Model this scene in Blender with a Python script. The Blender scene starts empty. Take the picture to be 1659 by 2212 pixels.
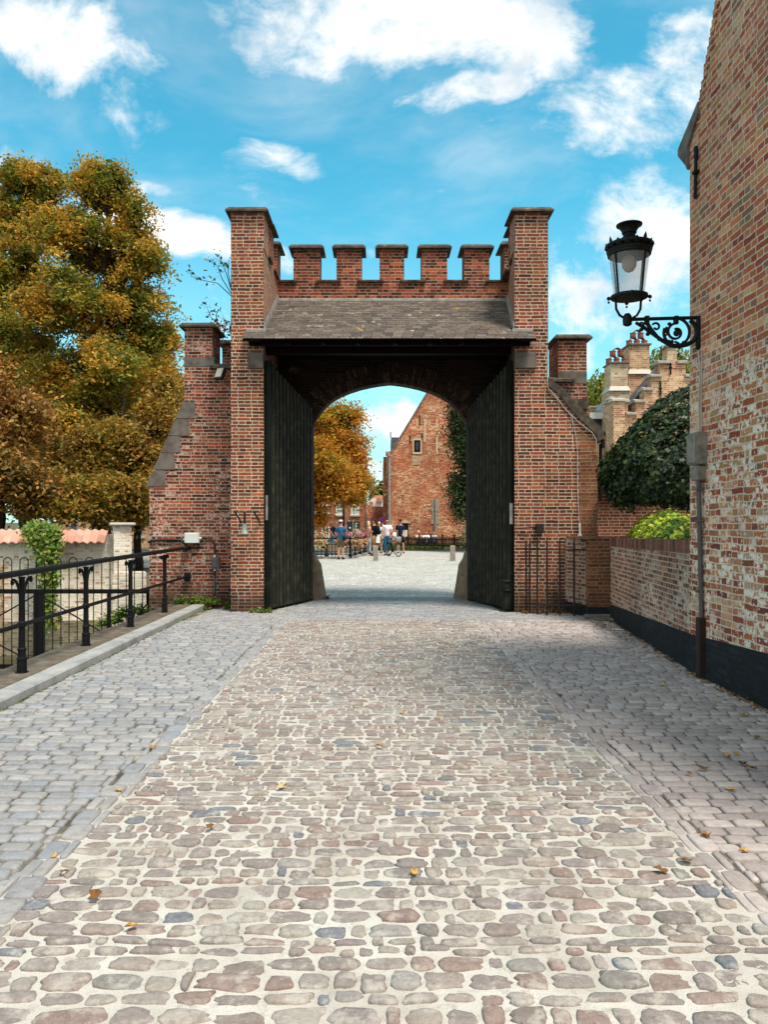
import bpy, bmesh, math, random
import numpy as np
from mathutils import Vector, Matrix, Euler
random.seed(7); RNG = np.random.default_rng(11)
PI = math.pi
SC = bpy.context.scene
COL = SC.collection
F = 1660.0; VX = 823.0; VY = 1126.0; H = 1.6      # view constants used only to turn measured distances into metres

def P(px, py, Y):
    return ((px-VX)/F*Y, Y, H-(py-VY)/F*Y)
def PX(px, Y): return (px-VX)/F*Y
def PZ(py, Y): return H-(py-VY)/F*Y

# ------------------------------------------------------------------ materials
def srgb(h):
    h = h.lstrip('#'); o = []
    for i in (0, 2, 4):
        c = int(h[i:i+2], 16)/255
        o.append(c/12.92 if c <= .04045 else ((c+.055)/1.055)**2.4)
    return (*o, 1)

class NT:
    def __init__(s, name):
        s.m = bpy.data.materials.new(name); s.m.use_nodes = True
        s.t = s.m.node_tree; s.n = s.t.nodes; s.l = s.t.links
        s.b = s.n['Principled BSDF']
    def new(s, typ, **kw):
        nd = s.n.new(typ)
        for k, v in kw.items(): setattr(nd, k, v)
        return nd
    def link(s, a, b): s.l.new(a, b)
    def val(s, sock, v):
        if isinstance(v, bpy.types.NodeSocket): s.l.new(v, sock)
        elif v is not None: sock.default_value = v
    def math(s, op, a, b=None, c=None, clamp=False):
        nd = s.new('ShaderNodeMath', operation=op); nd.use_clamp = clamp
        s.val(nd.inputs[0], a)
        if b is not None: s.val(nd.inputs[1], b)
        if c is not None: s.val(nd.inputs[2], c)
        return nd.outputs[0]
    def vmath(s, op, a, b=None):
        nd = s.new('ShaderNodeVectorMath', operation=op)
        s.val(nd.inputs[0], a)
        if b is not None: s.val(nd.inputs[1], b)
        return nd
    def comb(s, x, y, z=0.0):
        nd = s.new('ShaderNodeCombineXYZ'); s.val(nd.inputs[0], x); s.val(nd.inputs[1], y); s.val(nd.inputs[2], z)
        return nd.outputs[0]
    def noise(s, vec, scale, detail=3, rough=.55, out=0):
        nd = s.new('ShaderNodeTexNoise'); s.val(nd.inputs['Vector'], vec)
        nd.inputs['Scale'].default_value = scale; nd.inputs['Detail'].default_value = detail
        nd.inputs['Roughness'].default_value = rough
        return nd.outputs[out]
    def white(s, vec):
        nd = s.new('ShaderNodeTexWhiteNoise', noise_dimensions='3D'); s.val(nd.inputs['Vector'], vec); return nd
    def mix(s, fac, a, b, typ='MIX'):
        nd = s.new('ShaderNodeMix', data_type='RGBA', blend_type=typ)
        s.val(nd.inputs[0], fac); s.val(nd.inputs[6], a); s.val(nd.inputs[7], b)
        return nd.outputs[2]
    def ramp(s, fac, stops, interp='LINEAR'):
        nd = s.new('ShaderNodeValToRGB'); cr = nd.color_ramp; cr.interpolation = interp
        while len(cr.elements) < len(stops): cr.elements.new(.5)
        for e, (p, c) in zip(cr.elements, stops):
            e.position = p; e.color = c if not isinstance(c, str) else srgb(c)
        s.val(nd.inputs[0], fac); return nd.outputs[0]
    def step(s, v, a, b):
        nd = s.new('ShaderNodeMapRange', interpolation_type='SMOOTHSTEP')
        s.val(nd.inputs[0], v); nd.inputs[1].default_value = a; nd.inputs[2].default_value = b
        return nd.outputs[0]
    def bump(s, h, dist, strength=1.0):
        nd = s.new('ShaderNodeBump'); nd.inputs['Distance'].default_value = dist
        nd.inputs['Strength'].default_value = strength; s.val(nd.inputs['Height'], h)
        s.link(nd.outputs[0], s.b.inputs['Normal'])
    def uv(s): return s.new('ShaderNodeUVMap', uv_map='UVMap').outputs[0]
    def obj(s): return s.new('ShaderNodeTexCoord').outputs['Object']
    def pos(s): return s.new('ShaderNodeNewGeometry').outputs['Position']
    def island(s): return s.new('ShaderNodeNewGeometry').outputs['Random Per Island']
    def end(s, col=None, rough=.8, spec=.3, metal=None):
        if col is not None: s.val(s.b.inputs['Base Color'], col if not isinstance(col, str) else srgb(col))
        s.val(s.b.inputs['Roughness'], rough); s.val(s.b.inputs['Specular IOR Level'], spec)
        if metal is not None: s.val(s.b.inputs['Metallic'], metal)
        return s.m

def steps(cols):
    n = len(cols); return [(i/n, c) for i, c in enumerate(cols)]

def brick(name, cols, mortar, L=.215, h=.06, m=.011, seed=0.0, dirt=.5, dirtcol='2a2018', flake=0.0, flakecol='cfc4b4',
          low=None, lowz=1.3, english=True, mortarmix=None, wob=.006, soft=.0, basedark=0, blend=.18):
    t = NT(name); uv = t.uv()
    nz = t.noise(uv, 5.0, 2, .5, 1)
    off = t.vmath('SCALE', t.vmath('SUBTRACT', nz, (.5, .5, .5)).outputs[0]); off.inputs[3].default_value = wob*2
    nz2 = t.noise(uv, 34.0, 2, .5, 1)
    off2 = t.vmath('SCALE', t.vmath('SUBTRACT', nz2, (.5, .5, .5)).outputs[0]); off2.inputs[3].default_value = wob*1.1
    p = t.vmath('ADD', t.vmath('ADD', uv, off.outputs[0]).outputs[0], off2.outputs[0]).outputs[0]
    sp = t.new('ShaderNodeSeparateXYZ'); t.link(p, sp.inputs[0])
    u, v = sp.outputs[0], sp.outputs[1]
    vr = t.math('DIVIDE', v, h); row = t.math('FLOOR', vr); fy = t.math('FRACT', vr)
    odd = t.math('FLOORED_MODULO', row, 2.0)
    if english:
        bw = t.math('MULTIPLY_ADD', odd, -L/2, L); sh = t.math('MULTIPLY', odd, .5)
    else:
        bw = L; sh = t.math('MULTIPLY', odd, .5)
    rr = t.white(t.comb(row, seed, 3.1)).outputs[0]
    uc = t.math('ADD', t.math('ADD', t.math('DIVIDE', u, bw), sh), t.math('MULTIPLY', rr, .35))
    col = t.math('FLOOR', uc); fx = t.math('FRACT', uc)
    wn = t.white(t.comb(col, row, seed)); r1 = wn.outputs[0]
    r2 = t.white(t.comb(row, col, seed+9.3)).outputs[0]
    dx = t.math('MULTIPLY', t.math('SUBTRACT', .5, t.math('ABSOLUTE', t.math('SUBTRACT', fx, .5))), bw)
    dy = t.math('MULTIPLY', t.math('SUBTRACT', .5, t.math('ABSOLUTE', t.math('SUBTRACT', fy, .5))), h)
    d = t.math('MINIMUM', dx, dy)
    d = t.math('ADD', d, t.math('MULTIPLY', t.math('SUBTRACT', t.noise(uv, 70, 2), .5), m*.55))
    mask = t.step(d, m*.38-soft, m*.62+soft)
    base = t.ramp(r1, steps(cols), 'CONSTANT')
    if low:
        lw = t.ramp(r1, steps(low), 'CONSTANT')
        z = t.math('ADD', v, t.math('MULTIPLY', t.math('SUBTRACT', r2, .5), 1.0))
        z = t.math('ADD', z, t.math('MULTIPLY', t.math('SUBTRACT', t.noise(uv, .9, 2), .5), 1.6))
        base = t.mix(t.step(z, lowz-.25, lowz+.25), lw, base)
    cl = [srgb(k) for k in cols]; mean = tuple(sum(k[i] for k in cl)/len(cl) for i in range(3))+(1,)
    base = t.mix(blend, base, mean)
    hs = t.new('ShaderNodeHueSaturation'); t.link(base, hs.inputs['Color'])
    t.val(hs.inputs['Value'], t.math('MULTIPLY_ADD', r2, .42, .80))
    n3 = t.noise(uv, 26, 5, .7)
    bc = t.mix(t.math('MULTIPLY', t.step(n3, .42, .75), .45), hs.outputs[0], srgb(dirtcol))
    if flake:
        fl = t.step(t.math('ADD', t.noise(uv, 17, 3, .6), t.math('MULTIPLY', r2, .2)), .70-.12*flake, .74-.12*flake)
        fl = t.math('MULTIPLY', fl, t.step(t.noise(uv, .8, 3), .38, .58))
        if low: fl = t.math('MULTIPLY', fl, t.math('ADD', .22, t.step(t.math('ADD', v, t.math('MULTIPLY', t.noise(uv, 1.1, 3), 1.2)), 4.6, 2.6)))
        bc = t.mix(fl, bc, srgb(flakecol))
    mc = t.mix(t.step(t.noise(uv, 9, 4, .7), .35, .7), srgb(mortar), srgb(mortarmix or mortar))
    mc = t.mix(t.math('MULTIPLY', t.step(t.noise(uv, 2.3, 4, .6), .52, .72), dirt*.75), mc, srgb(dirtcol))
    c = t.mix(mask, mc, bc)
    big = t.math('MULTIPLY', t.step(t.noise(uv, .75, 5, .62), .5, .72), dirt)
    c = t.mix(big, c, t.mix(.62, c, srgb(dirtcol)))
    st_ = t.noise(t.vmath('MULTIPLY', uv, (2.6, .28, 1)).outputs[0], 1.0, 5, .65)
    c = t.mix(t.math('MULTIPLY', t.step(st_, .54, .70), dirt*.8), c, t.mix(.5, c, srgb('#1e1611')))
    ef = t.noise(t.vmath('ADD', uv, (7.1, 3.3, 0)).outputs[0], 1.3, 6, .72)
    c = t.mix(t.math('MULTIPLY', t.step(ef, .62, .74), .28*min(1, dirt*3)), c, srgb('#cbb8a6'))
    dr = t.math('MULTIPLY_ADD', t.step(t.noise(t.vmath('ADD', uv, (2.3, 9.1, 0)).outputs[0], .55, 4, .6), .3, .7), .34, .84)
    c = t.mix(1.0, c, t.comb(dr, dr, dr), 'MULTIPLY')
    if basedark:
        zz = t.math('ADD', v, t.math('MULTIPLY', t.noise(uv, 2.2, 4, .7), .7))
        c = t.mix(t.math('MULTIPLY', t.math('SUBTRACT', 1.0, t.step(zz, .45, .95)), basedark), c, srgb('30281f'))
    t.bump(t.math('ADD', mask, t.math('MULTIPLY', t.noise(uv, 60, 4, .7), .5)), .006, .8)
    return t.end(c, .9, .2)

def noisy(name, cols, scale=6, rough=.8, spec=.3, bump=.004, bs=None, detail=5, co='obj', metal=None):
    t = NT(name); v = t.obj() if co == 'obj' else (t.uv() if co == 'uv' else t.pos())
    n = t.noise(v, scale, detail, .65)
    c = t.ramp(n, [(.3+.4*i/max(1, len(cols)-1), k) for i, k in enumerate(cols)])
    if bump: t.bump(t.noise(v, bs or scale*3, 5, .7), bump, .8)
    return t.end(c, rough, spec, metal)

def islandmat(name, cols, rough=.8, spec=.3, scale=20, var=.35, bump=.003, patch=None, interp='CONSTANT', value=.35):
    t = NT(name); i = t.island(); p = t.obj()
    c = t.ramp(i, steps(cols), interp)
    hs = t.new('ShaderNodeHueSaturation'); t.link(c, hs.inputs['Color'])
    t.val(hs.inputs['Value'], t.math('MULTIPLY_ADD', t.white(t.comb(i, 1.7, 0)).outputs[0], value*2, 1-value))
    c = hs.outputs[0]
    n = t.noise(p, scale, 6, .7)
    c = t.mix(t.math('MULTIPLY', t.step(n, .4, .7), var), c, t.mix(.55, c, srgb('1c1814')))
    c = t.mix(t.math('MULTIPLY', t.step(t.noise(p, scale*2.3, 4, .7), .52, .7), var*.7), c, t.mix(.45, c, srgb('e8dfd2')))
    if patch:
        for (pc, ps, lo, hi, st) in patch:
            c = t.mix(t.math('MULTIPLY', t.step(t.noise(p, ps, 5, .7), lo, hi), st), c, srgb(pc))
    if bump: t.bump(t.noise(p, scale*2, 5, .7), bump, .8)
    return t.end(c, rough, spec)

def leafmat(name, cols, big=.35, bigcols=None, trans=.3, rough=.55, spec=.25, bscale=.45):
    t = NT(name); i = t.island(); p = t.pos()
    c = t.ramp(i, steps(cols), 'CONSTANT')
    if bigcols:
        c2 = t.ramp(i, steps(bigcols), 'CONSTANT')
        c = t.mix(t.step(t.noise(p, bscale, 3, .6), .44, .56), c, c2)
    hs = t.new('ShaderNodeHueSaturation'); t.link(c, hs.inputs['Color'])
    t.val(hs.inputs['Value'], t.math('MULTIPLY_ADD', t.white(t.comb(i, 4.7, 0)).outputs[0], big*2, 1-big))
    c = hs.outputs[0]
    t.end(c, rough, spec)
    tr = t.new('ShaderNodeBsdfTranslucent'); t.link(c, tr.inputs[0])
    mx = t.new('ShaderNodeMixShader'); mx.inputs[0].default_value = trans
    t.link(t.b.outputs[0], mx.inputs[1]); t.link(tr.outputs[0], mx.inputs[2])
    t.link(mx.outputs[0], t.n['Material Output'].inputs[0])
    return t.m

M = {}
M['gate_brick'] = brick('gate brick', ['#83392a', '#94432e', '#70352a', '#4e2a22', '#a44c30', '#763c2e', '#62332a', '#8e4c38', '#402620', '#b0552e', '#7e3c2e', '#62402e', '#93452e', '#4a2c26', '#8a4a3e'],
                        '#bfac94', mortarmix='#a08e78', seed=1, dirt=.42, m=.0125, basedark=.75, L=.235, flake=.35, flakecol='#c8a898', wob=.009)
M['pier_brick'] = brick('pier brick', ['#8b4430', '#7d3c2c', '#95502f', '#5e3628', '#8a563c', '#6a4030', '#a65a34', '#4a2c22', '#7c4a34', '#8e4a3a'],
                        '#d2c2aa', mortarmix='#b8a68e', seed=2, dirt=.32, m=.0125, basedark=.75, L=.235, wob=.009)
M['top_brick'] = brick('parapet brick', ['#9a4630', '#6a3226', '#42251e', '#b35a34', '#7d3a2c', '#a4503a', '#5a2e24', '#35201a', '#8a4430'],
                       '#ae9a80', mortarmix='#80705c', seed=4, dirt=.45, m=.012, L=.235, wob=.009)
M['shaded_brick'] = brick('shade-toned passage brick', ['#26160f', '#1e120d', '#2e1b13', '#180f0b', '#341d14'], '#332b21', seed=5, dirt=.6, m=.011)  # brick colours darkened so the recess's shade is painted in
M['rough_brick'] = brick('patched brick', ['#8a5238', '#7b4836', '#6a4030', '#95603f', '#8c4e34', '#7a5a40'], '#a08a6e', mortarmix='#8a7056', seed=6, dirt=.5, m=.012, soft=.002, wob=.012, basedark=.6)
M['house_brick'] = brick('house brick', ['#b4774c', '#aa5836', '#bc8c5c', '#9e4a30', '#a8865a', '#b86640', '#c0966a', '#8e3e30', '#b48858', '#7c6450', '#bc7650', '#a25838', '#b2603e', '#a24e32'],
                         '#cfc2b0', mortarmix='#bdae9a', seed=7, dirt=.05, m=.012, h=.066, L=.235, flake=.62, flakecol='#d8cec0', wob=.015, blend=.22,
                         low=['#96482f', '#783632', '#a4603f', '#b58c6c', '#863c38', '#b07c5c', '#c4ac90', '#642e30', '#a26c54'], lowz=1.3)
M['low_brick'] = brick('garden wall brick', ['#88503e', '#744636', '#98684e', '#623c32', '#a07a62', '#7e5646', '#aa886a', '#6c4a44'],
                       '#b0a292', mortarmix='#c0b2a0', seed=8, dirt=.3, m=.015, flake=.6, flakecol='#bdb2a4', wob=.009, h=.062)
M['back_brick'] = brick('back wall brick', ['#7a4430', '#6c3a2c', '#8a5038', '#553026', '#7c4c38'], '#b7a288', seed=9, dirt=.4, m=.012)
M['white_brick'] = brick('limewashed brick', ['#efe4cf', '#e8d9c0', '#dcbca0', '#f0e8d6', '#eaddc6', '#c08e74', '#f0e6d4', '#ecdfc8', '#d6c4a8'],
                         '#f0e6d2', seed=10, dirt=.04, dirtcol='#8a7a60', m=.012, flake=.9, flakecol='#ece4d4')
M['tan_brick'] = brick('tan brick', ['#b98c6a', '#aa7858', '#c49e7c', '#986050', '#bc9474', '#b08262', '#986c54', '#c6a686'], '#cdb996', seed=12, dirt=.12, dirtcol='#6b543e', m=.014, h=.068, L=.24)
M['pale_brick'] = brick('pale brick', ['#c2aa8a', '#b89e7c', '#c9b596', '#a98666', '#bea482', '#9c7660'], '#c8baa2', seed=13, dirt=.1, dirtcol='#6b543e', m=.014, h=.068, L=.24)
M['far_brick'] = brick('old gable brick', ['#a4492a', '#983e22', '#b05c38', '#8a341e', '#a85030', '#c07c54', '#923f26', '#b46a44', '#702c1c'], '#bf9270', seed=14, dirt=.5, dirtcol='#8a3c1e', m=.016, h=.075, L=.26, wob=.02, flake=.6, flakecol='#d8be98')
M['far_red'] = brick('far red brick', ['#a8634a', '#985640', '#b8745a', '#8a4c3a'], '#b9927a', seed=15, dirt=.1, m=.012, h=.075)
M['stone'] = noisy('grey stone', ['#4f4740', '#6b625a', '#7c736a'], 5, .85, .25, .004)
M['coping'] = noisy('weathered coping stone', ['#2e2923', '#423a32', '#574d42', '#7a6c4a'], 7, .85, .25, .004)
M['guard'] = noisy('guard stone', ['#6b5a4c', '#85735f', '#94826c'], 8, .85, .25, .006)
M['bollard'] = noisy('bollard stone', ['#6f675e', '#8d857a', '#9c9488'], 9, .85, .25, .004)
M['kerb'] = noisy('kerb stone', ['#7c7a76', '#979692', '#a8a6a0'], 4, .75, .3, .003)
M['kerbdark'] = noisy('darker kerb stone', ['#4a4238', '#61574a', '#776c5e'], 7, .85, .2, .004)  # darker stone for the canal side of the kerb
M['slate'] = islandmat('roof slate', ['#5a4f46', '#63574d', '#52473f', '#6a5e53', '#5c5147'], .75, .3, 9, .3, .003,
                       patch=[('#b0a890', 3.9, .635, .66, .8), ('#b08a3a', 2.1, .62, .66, .7)], value=.2)
M['lead'] = noisy('lead flashing', ['#6f6a64', '#8f8b86', '#a7a29a'], 7, .6, .4, .003)
M['door'] = None
M['iron'] = noisy('black painted iron', ['#070606', '#0c0a0a', '#171312'], 30, .6, .22, .001)
M['rustiron'] = noisy('rusty iron', ['#1a120f', '#2a1b14', '#150f0e'], 25, .7, .4, .002)
M['lampiron'] = noisy('old green black iron', ['#070a0a', '#0b100f', '#161d1a'], 22, .6, .25, .002)
M['wood'] = noisy('dark beam', ['#0b0806', '#120d0a', '#1a130e'], 9, .85, .1, .003)  # very dark tone, carries painted shade on the boards under the canopy
M['tar'] = brick('tarred brick', ['#1d2226', '#20262a', '#1b2024', '#23292d'], '#1c2125', seed=17, dirt=.15, dirtcol='#3a3632', m=.010, flake=.0, flakecol='#6a6460')
M['mortar'] = None
M['orange_tile'] = islandmat('orange clay tile', ['#c48c76', '#ba806a', '#cc9a86', '#c6927c', '#b07c68'], .8, .25, 5, .35, .003, value=.15)
M['old_tile'] = islandmat('old clay tile', ['#7a4632', '#6a3c2c', '#8a5640', '#5c3a2c'], .85, .2, 9, .5, .004, patch=[('#7a7048', 6, .6, .66, .5)])
M['potdark'] = noisy('sooty clay', ['#4a2c26', '#6a3c30', '#7c4838'], 9, .75, .3, .002)
M['pot'] = noisy('chimney pot clay', ['#74443a', '#8a5440', '#9a6248'], 9, .75, .3, .002)
M['white_stone'] = noisy('white stone', ['#b2ab9e', '#c4bdb0'], 5, .8, .25, .002)
M['glass'] = NT('window glass').end('#26303a', .1, .6)
M['whitepaint'] = noisy('white paint', ['#d6d4cc', '#e6e4dc'], 5, .5, .4, .001)
M['plastic'] = noisy('white plastic', ['#cfd2c8', '#dadcd4'], 3, .45, .4, 0)
M['greyplastic'] = noisy('grey plastic', ['#4a4644', '#5a5452'], 5, .5, .4, 0)
M['cabinet'] = noisy('grey cabinet', ['#5d584f', '#7d776c', '#8f887c'], 11, .7, .3, .002)
M['bluestrip'] = NT('blue pipe').end('#3a6a86', .4, .5)
M['verdigris'] = noisy('verdigris bronze', ['#5a6a60', '#7d8c80', '#8f9c8c'], 12, .55, .5, .001, metal=.2)
M['cable'] = NT('cable').end('#1a1817', .5, .4)
M['whitecable'] = noisy('dirty white cable', ['#a29a8c', '#b8b0a2'], 9, .6, .3, 0)
M['bark'] = noisy('bark', ['#1c1512', '#2c221b', '#40342a'], 8, .95, .1, .01)
M['lens'] = NT('floodlight glass').end('#a9a496', .25, .5)

def door_material():
    t = NT('dark green door paint'); p = t.obj()
    n = t.noise(t.vmath('MULTIPLY', p, (14, 14, 2.2)).outputs[0], 1.0, 6, .7)
    c = t.ramp(n, [(.3, '#080b07'), (.5, '#0f140d'), (.66, '#1b2016'), (.78, '#343626')])
    sp = t.new('ShaderNodeSeparateXYZ'); t.link(p, sp.inputs[0])
    w = t.math('MULTIPLY', t.math('SUBTRACT', 1.0, t.step(sp.outputs[2], .2, 2.2)), t.step(t.noise(p, 5, 5, .7), .42, .7))
    c = t.mix(t.math('MULTIPLY', w, .45), c, srgb('#3e3f30'))
    t.bump(t.noise(t.vmath('MULTIPLY', p, (30, 30, 4)).outputs[0], 1.0, 5, .7), .003, .7)
    return t.end(c, .6, .2)
M['door'] = door_material()
M['rib'] = noisy('weathered highlit rib paint', ['#14160f', '#29291d', '#484433'], 7, .6, .3, .002)  # weathered tone, with the ribs' highlights put into the colour

def mortar_material():
    t = NT('sandy joint mortar'); p = t.pos()
    n = t.noise(p, 2.2, 5, .65)
    c = t.ramp(n, [(.3, '#a39c92'), (.5, '#bbb5ab'), (.68, '#cac6be')])
    c = t.mix(t.math('MULTIPLY', t.step(t.noise(p, 160, 2, .6), .5, .68), .35), c, srgb('#6a6050'))
    c = t.mix(t.math('MULTIPLY', t.step(t.noise(p, 14, 5, .7), .52, .7), .5), c, srgb('#7a7062')); c = t.mix(t.math('MULTIPLY', t.step(t.noise(p, 1.1, 5, .7), .52, .68), .35), c, srgb('#8e8578'))
    t.bump(t.math('ADD', t.noise(p, 12, 5, .7), t.math('MULTIPLY', t.noise(p, 120, 3, .7), .35)), .010, .8)
    return t.end(c, .95, .15)
M['mortar'] = mortar_material()
def joint_material():
    t = NT('grey sett joint'); p = t.pos()
    c = t.ramp(t.noise(p, 3, 5, .65), [(.40, '#4c463e'), (.52, '#6e665a'), (.66, '#b4ac9c')])
    t.bump(t.noise(p, 60, 4, .7), .005, .8)
    return t.end(c, .95, .15)
M['joint'] = joint_material()
M['cobble'] = islandmat('cobble stone', ['#8a807a', '#90857f', '#999088', '#877c74', '#9c958c', '#8d837e', '#827c76', '#927f77', '#9e958a', '#8a807c', '#95877c', '#8a766e', '#928c87', '#988d82', '#8e837e', '#a0988e', '#948a82', '#8c7970', '#857b76', '#9a8f86', '#8f8279', '#76777b', '#94887f', '#8f857e'],
                        .8, .25, 26, .5, .012, value=.09, patch=[('#bcb4a8', 9, .50, .64, .55), ('#5c534c', 34, .60, .68, .45)])
M['sett_grey'] = islandmat('grey sett', ['#8f8d8c', '#989594', '#868687', '#9e9b98', '#929191', '#8a8c90', '#9a9692', '#94908d'], .68, .3, 18, .4, .006, value=.08, patch=[('#6a635a', 22, .60, .68, .4)])
M['sett_mauve'] = islandmat('mauve sett', ['#a1958f', '#aa9d97', '#988c88', '#b2a6a0', '#a49893', '#9b908c', '#ada19b'], .72, .3, 18, .4, .006, value=.08, patch=[('#6a6058', 22, .60, .68, .4)])

def square_material():
    t = NT('square paving'); p = t.pos(); uv = t.vmath('ADD', p, t.vmath('SCALE', t.noise(p, 4, 2, .5, 1)).outputs[0])
    uv.inputs[1].node.inputs[3].default_value = .04
    sp = t.new('ShaderNodeSeparateXYZ'); t.link(uv.outputs[0], sp.inputs[0])
    vr = t.math('DIVIDE', sp.outputs[1], .14); row = t.math('FLOOR', vr); fy = t.math('FRACT', vr)
    uc = t.math('ADD', t.math('DIVIDE', sp.outputs[0], .21), t.math('MULTIPLY', t.white(t.comb(row, 0, 0)).outputs[0], 1.0))
    col = t.math('FLOOR', uc); fx = t.math('FRACT', uc)
    e = t.math('MINIMUM', t.math('SUBTRACT', .5, t.math('ABSOLUTE', t.math('SUBTRACT', fx, .5))), t.math('SUBTRACT', .5, t.math('ABSOLUTE', t.math('SUBTRACT', fy, .5))))
    mask = t.step(e, .05, .14)
    r = t.white(t.comb(col, row, 2)).outputs[0]
    c = t.ramp(r, steps(['#b9b6ae', '#c4c1b9', '#b0aea6', '#ccc9c1', '#bcb9b2', '#a9a7a0']), 'CONSTANT')
    c = t.mix(mask, srgb('#8f897c'), c)
    c = t.mix(t.math('MULTIPLY', t.step(t.noise(p, .5, 4, .6), .45, .65), .25), c, srgb('#b5b0a6')); c = t.mix(t.math('MULTIPLY', t.step(t.noise(t.vmath('MULTIPLY', p, (.35, 1, 1)).outputs[0], .9, 6, .7), .52, .66), .35), c, srgb('#8f8b84'))
    t.bump(mask, .008, .8)
    return t.end(c, .75, .35)
M['square'] = square_material()
M['earth'] = noisy('earth', ['#4a4436', '#5c5444', '#6a624e'], .6, .95, .1, .01, co='pos')
M['canalwall'] = noisy('damp quay wall', ['#3c3a2c', '#5a5444', '#6e6856'], 1.3, .9, .2, .01, co='pos')

def water_material():
    t = NT('murky canal water'); p = t.pos()
    t.bump(t.noise(t.vmath('MULTIPLY', p, (1, 1.6, 1)).outputs[0], 3.5, 3, .5), .02, .5)
    c = t.ramp(t.noise(p, .5, 3), [(.3, '#1c2010'), (.7, '#39361a')])
    return t.end(c, .08, .5)
M['water'] = water_material()

# foliage
M['leaf_autumn'] = leafmat('autumn chestnut leaves', ['#cc9a34', '#b8882c', '#d8a844', '#bc9434', '#a08e32', '#c88a36', '#968c34'], .28,
                           ['#7a7c2c', '#8a8632', '#646e28', '#a09032', '#6c742a', '#747828', '#58641f'], trans=.42, bscale=.85)
M['leaf_brown'] = leafmat('brown green leaves', ['#a06c34', '#b47c3c', '#8a6834', '#c08a48', '#7c6430'], .3, ['#8a6a30', '#6e602a', '#a07838', '#94703a'], bscale=.4)
M['leaf_green'] = leafmat('green autumn leaves', ['#8a7a2c', '#9a7a2e', '#7c762a', '#a88434', '#6e6c28', '#b08034'], .32, ['#a87c34', '#8c7430', '#b8883a', '#746c2a', '#9a7034'], trans=.4, bscale=.5)
M['leaf_pale'] = leafmat('pale leaves', ['#7c8a50', '#8a965c', '#6c7c46'], .2)
M['leaf_orange'] = leafmat('orange chestnut leaves', ['#d08c2c', '#c27c24', '#dca03c', '#bc862c', '#d89a44', '#ac822c'], .2, ['#a08e2c', '#82822a', '#c08c2c', '#b87c28'], trans=.42, bscale=.5)
M['leaf_holly'] = leafmat('dark ivy leaves', ['#1c2c14', '#243818', '#162410', '#324620', '#202f16', '#47582c'], .4, trans=.08, rough=.5, spec=.3)
M['leaf_lime'] = leafmat('variegated leaves', ['#b8c83c', '#dcd454', '#a4c444', '#e8dc68', '#90b43c', '#ccd04a'], .15, ['#5c7c2a', '#7c9434', '#4e6e26'], trans=.35, bscale=2.5)
M['leaf_ivy'] = leafmat('climbing vine leaves', ['#5c7c2c', '#6e8c34', '#4e6c28', '#82963c', '#7c8a34', '#96883c'], .25, trans=.35)
M['leaf_willow'] = leafmat('willow leaves', ['#7a8430', '#8c9438', '#6a7428', '#9a9c44', '#a89a48'], .2, trans=.35)
M['leaf_yew'] = leafmat('dark conifer leaves', ['#2a3c20', '#344a28', '#22321c', '#42582f', '#56683a'], .3, trans=.15)
M['weed'] = leafmat('weed leaves', ['#4c6a24', '#5e7c2c', '#76882e', '#3e5820'], .25, trans=.3)
M['petal_pink'] = leafmat('pink petals', ['#d46a86', '#e294a4', '#b84a6c', '#e8b8bc', '#d07c8c', '#8a9a50', '#a63a5c'], .1, trans=.3)
M['petal_peach'] = leafmat('peach petals', ['#d8a890', '#c88a70', '#e0c0a4', '#a88a50', '#c4a068', '#b86a60', '#7c8a40'], .1, trans=.3)
M['petal_white'] = leafmat('white petals', ['#e6e2d0', '#d8d4b4', '#b8c088', '#dcdcc4'], .08, trans=.3)
M['fallen'] = leafmat('leaf litter', ['#8a6a3a', '#7a5a30', '#a4824c', '#6a4a28'], .15, trans=.1)
def fallen_single():
    t = NT('fallen autumn leaf'); o = t.new('ShaderNodeObjectInfo').outputs['Random']
    c = t.ramp(o, steps(['#c49a50', '#b4853f', '#d2b070', '#8c6234', '#a87a3e', '#c8a868', '#7a5430']), 'CONSTANT')
    c = t.mix(t.math('MULTIPLY', t.step(t.noise(t.obj(), 60, 3, .6), .45, .65), .5), c, srgb('#5e3e20')); return t.end(c, .8, .2)
M['fallen_single'] = fallen_single()

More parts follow.
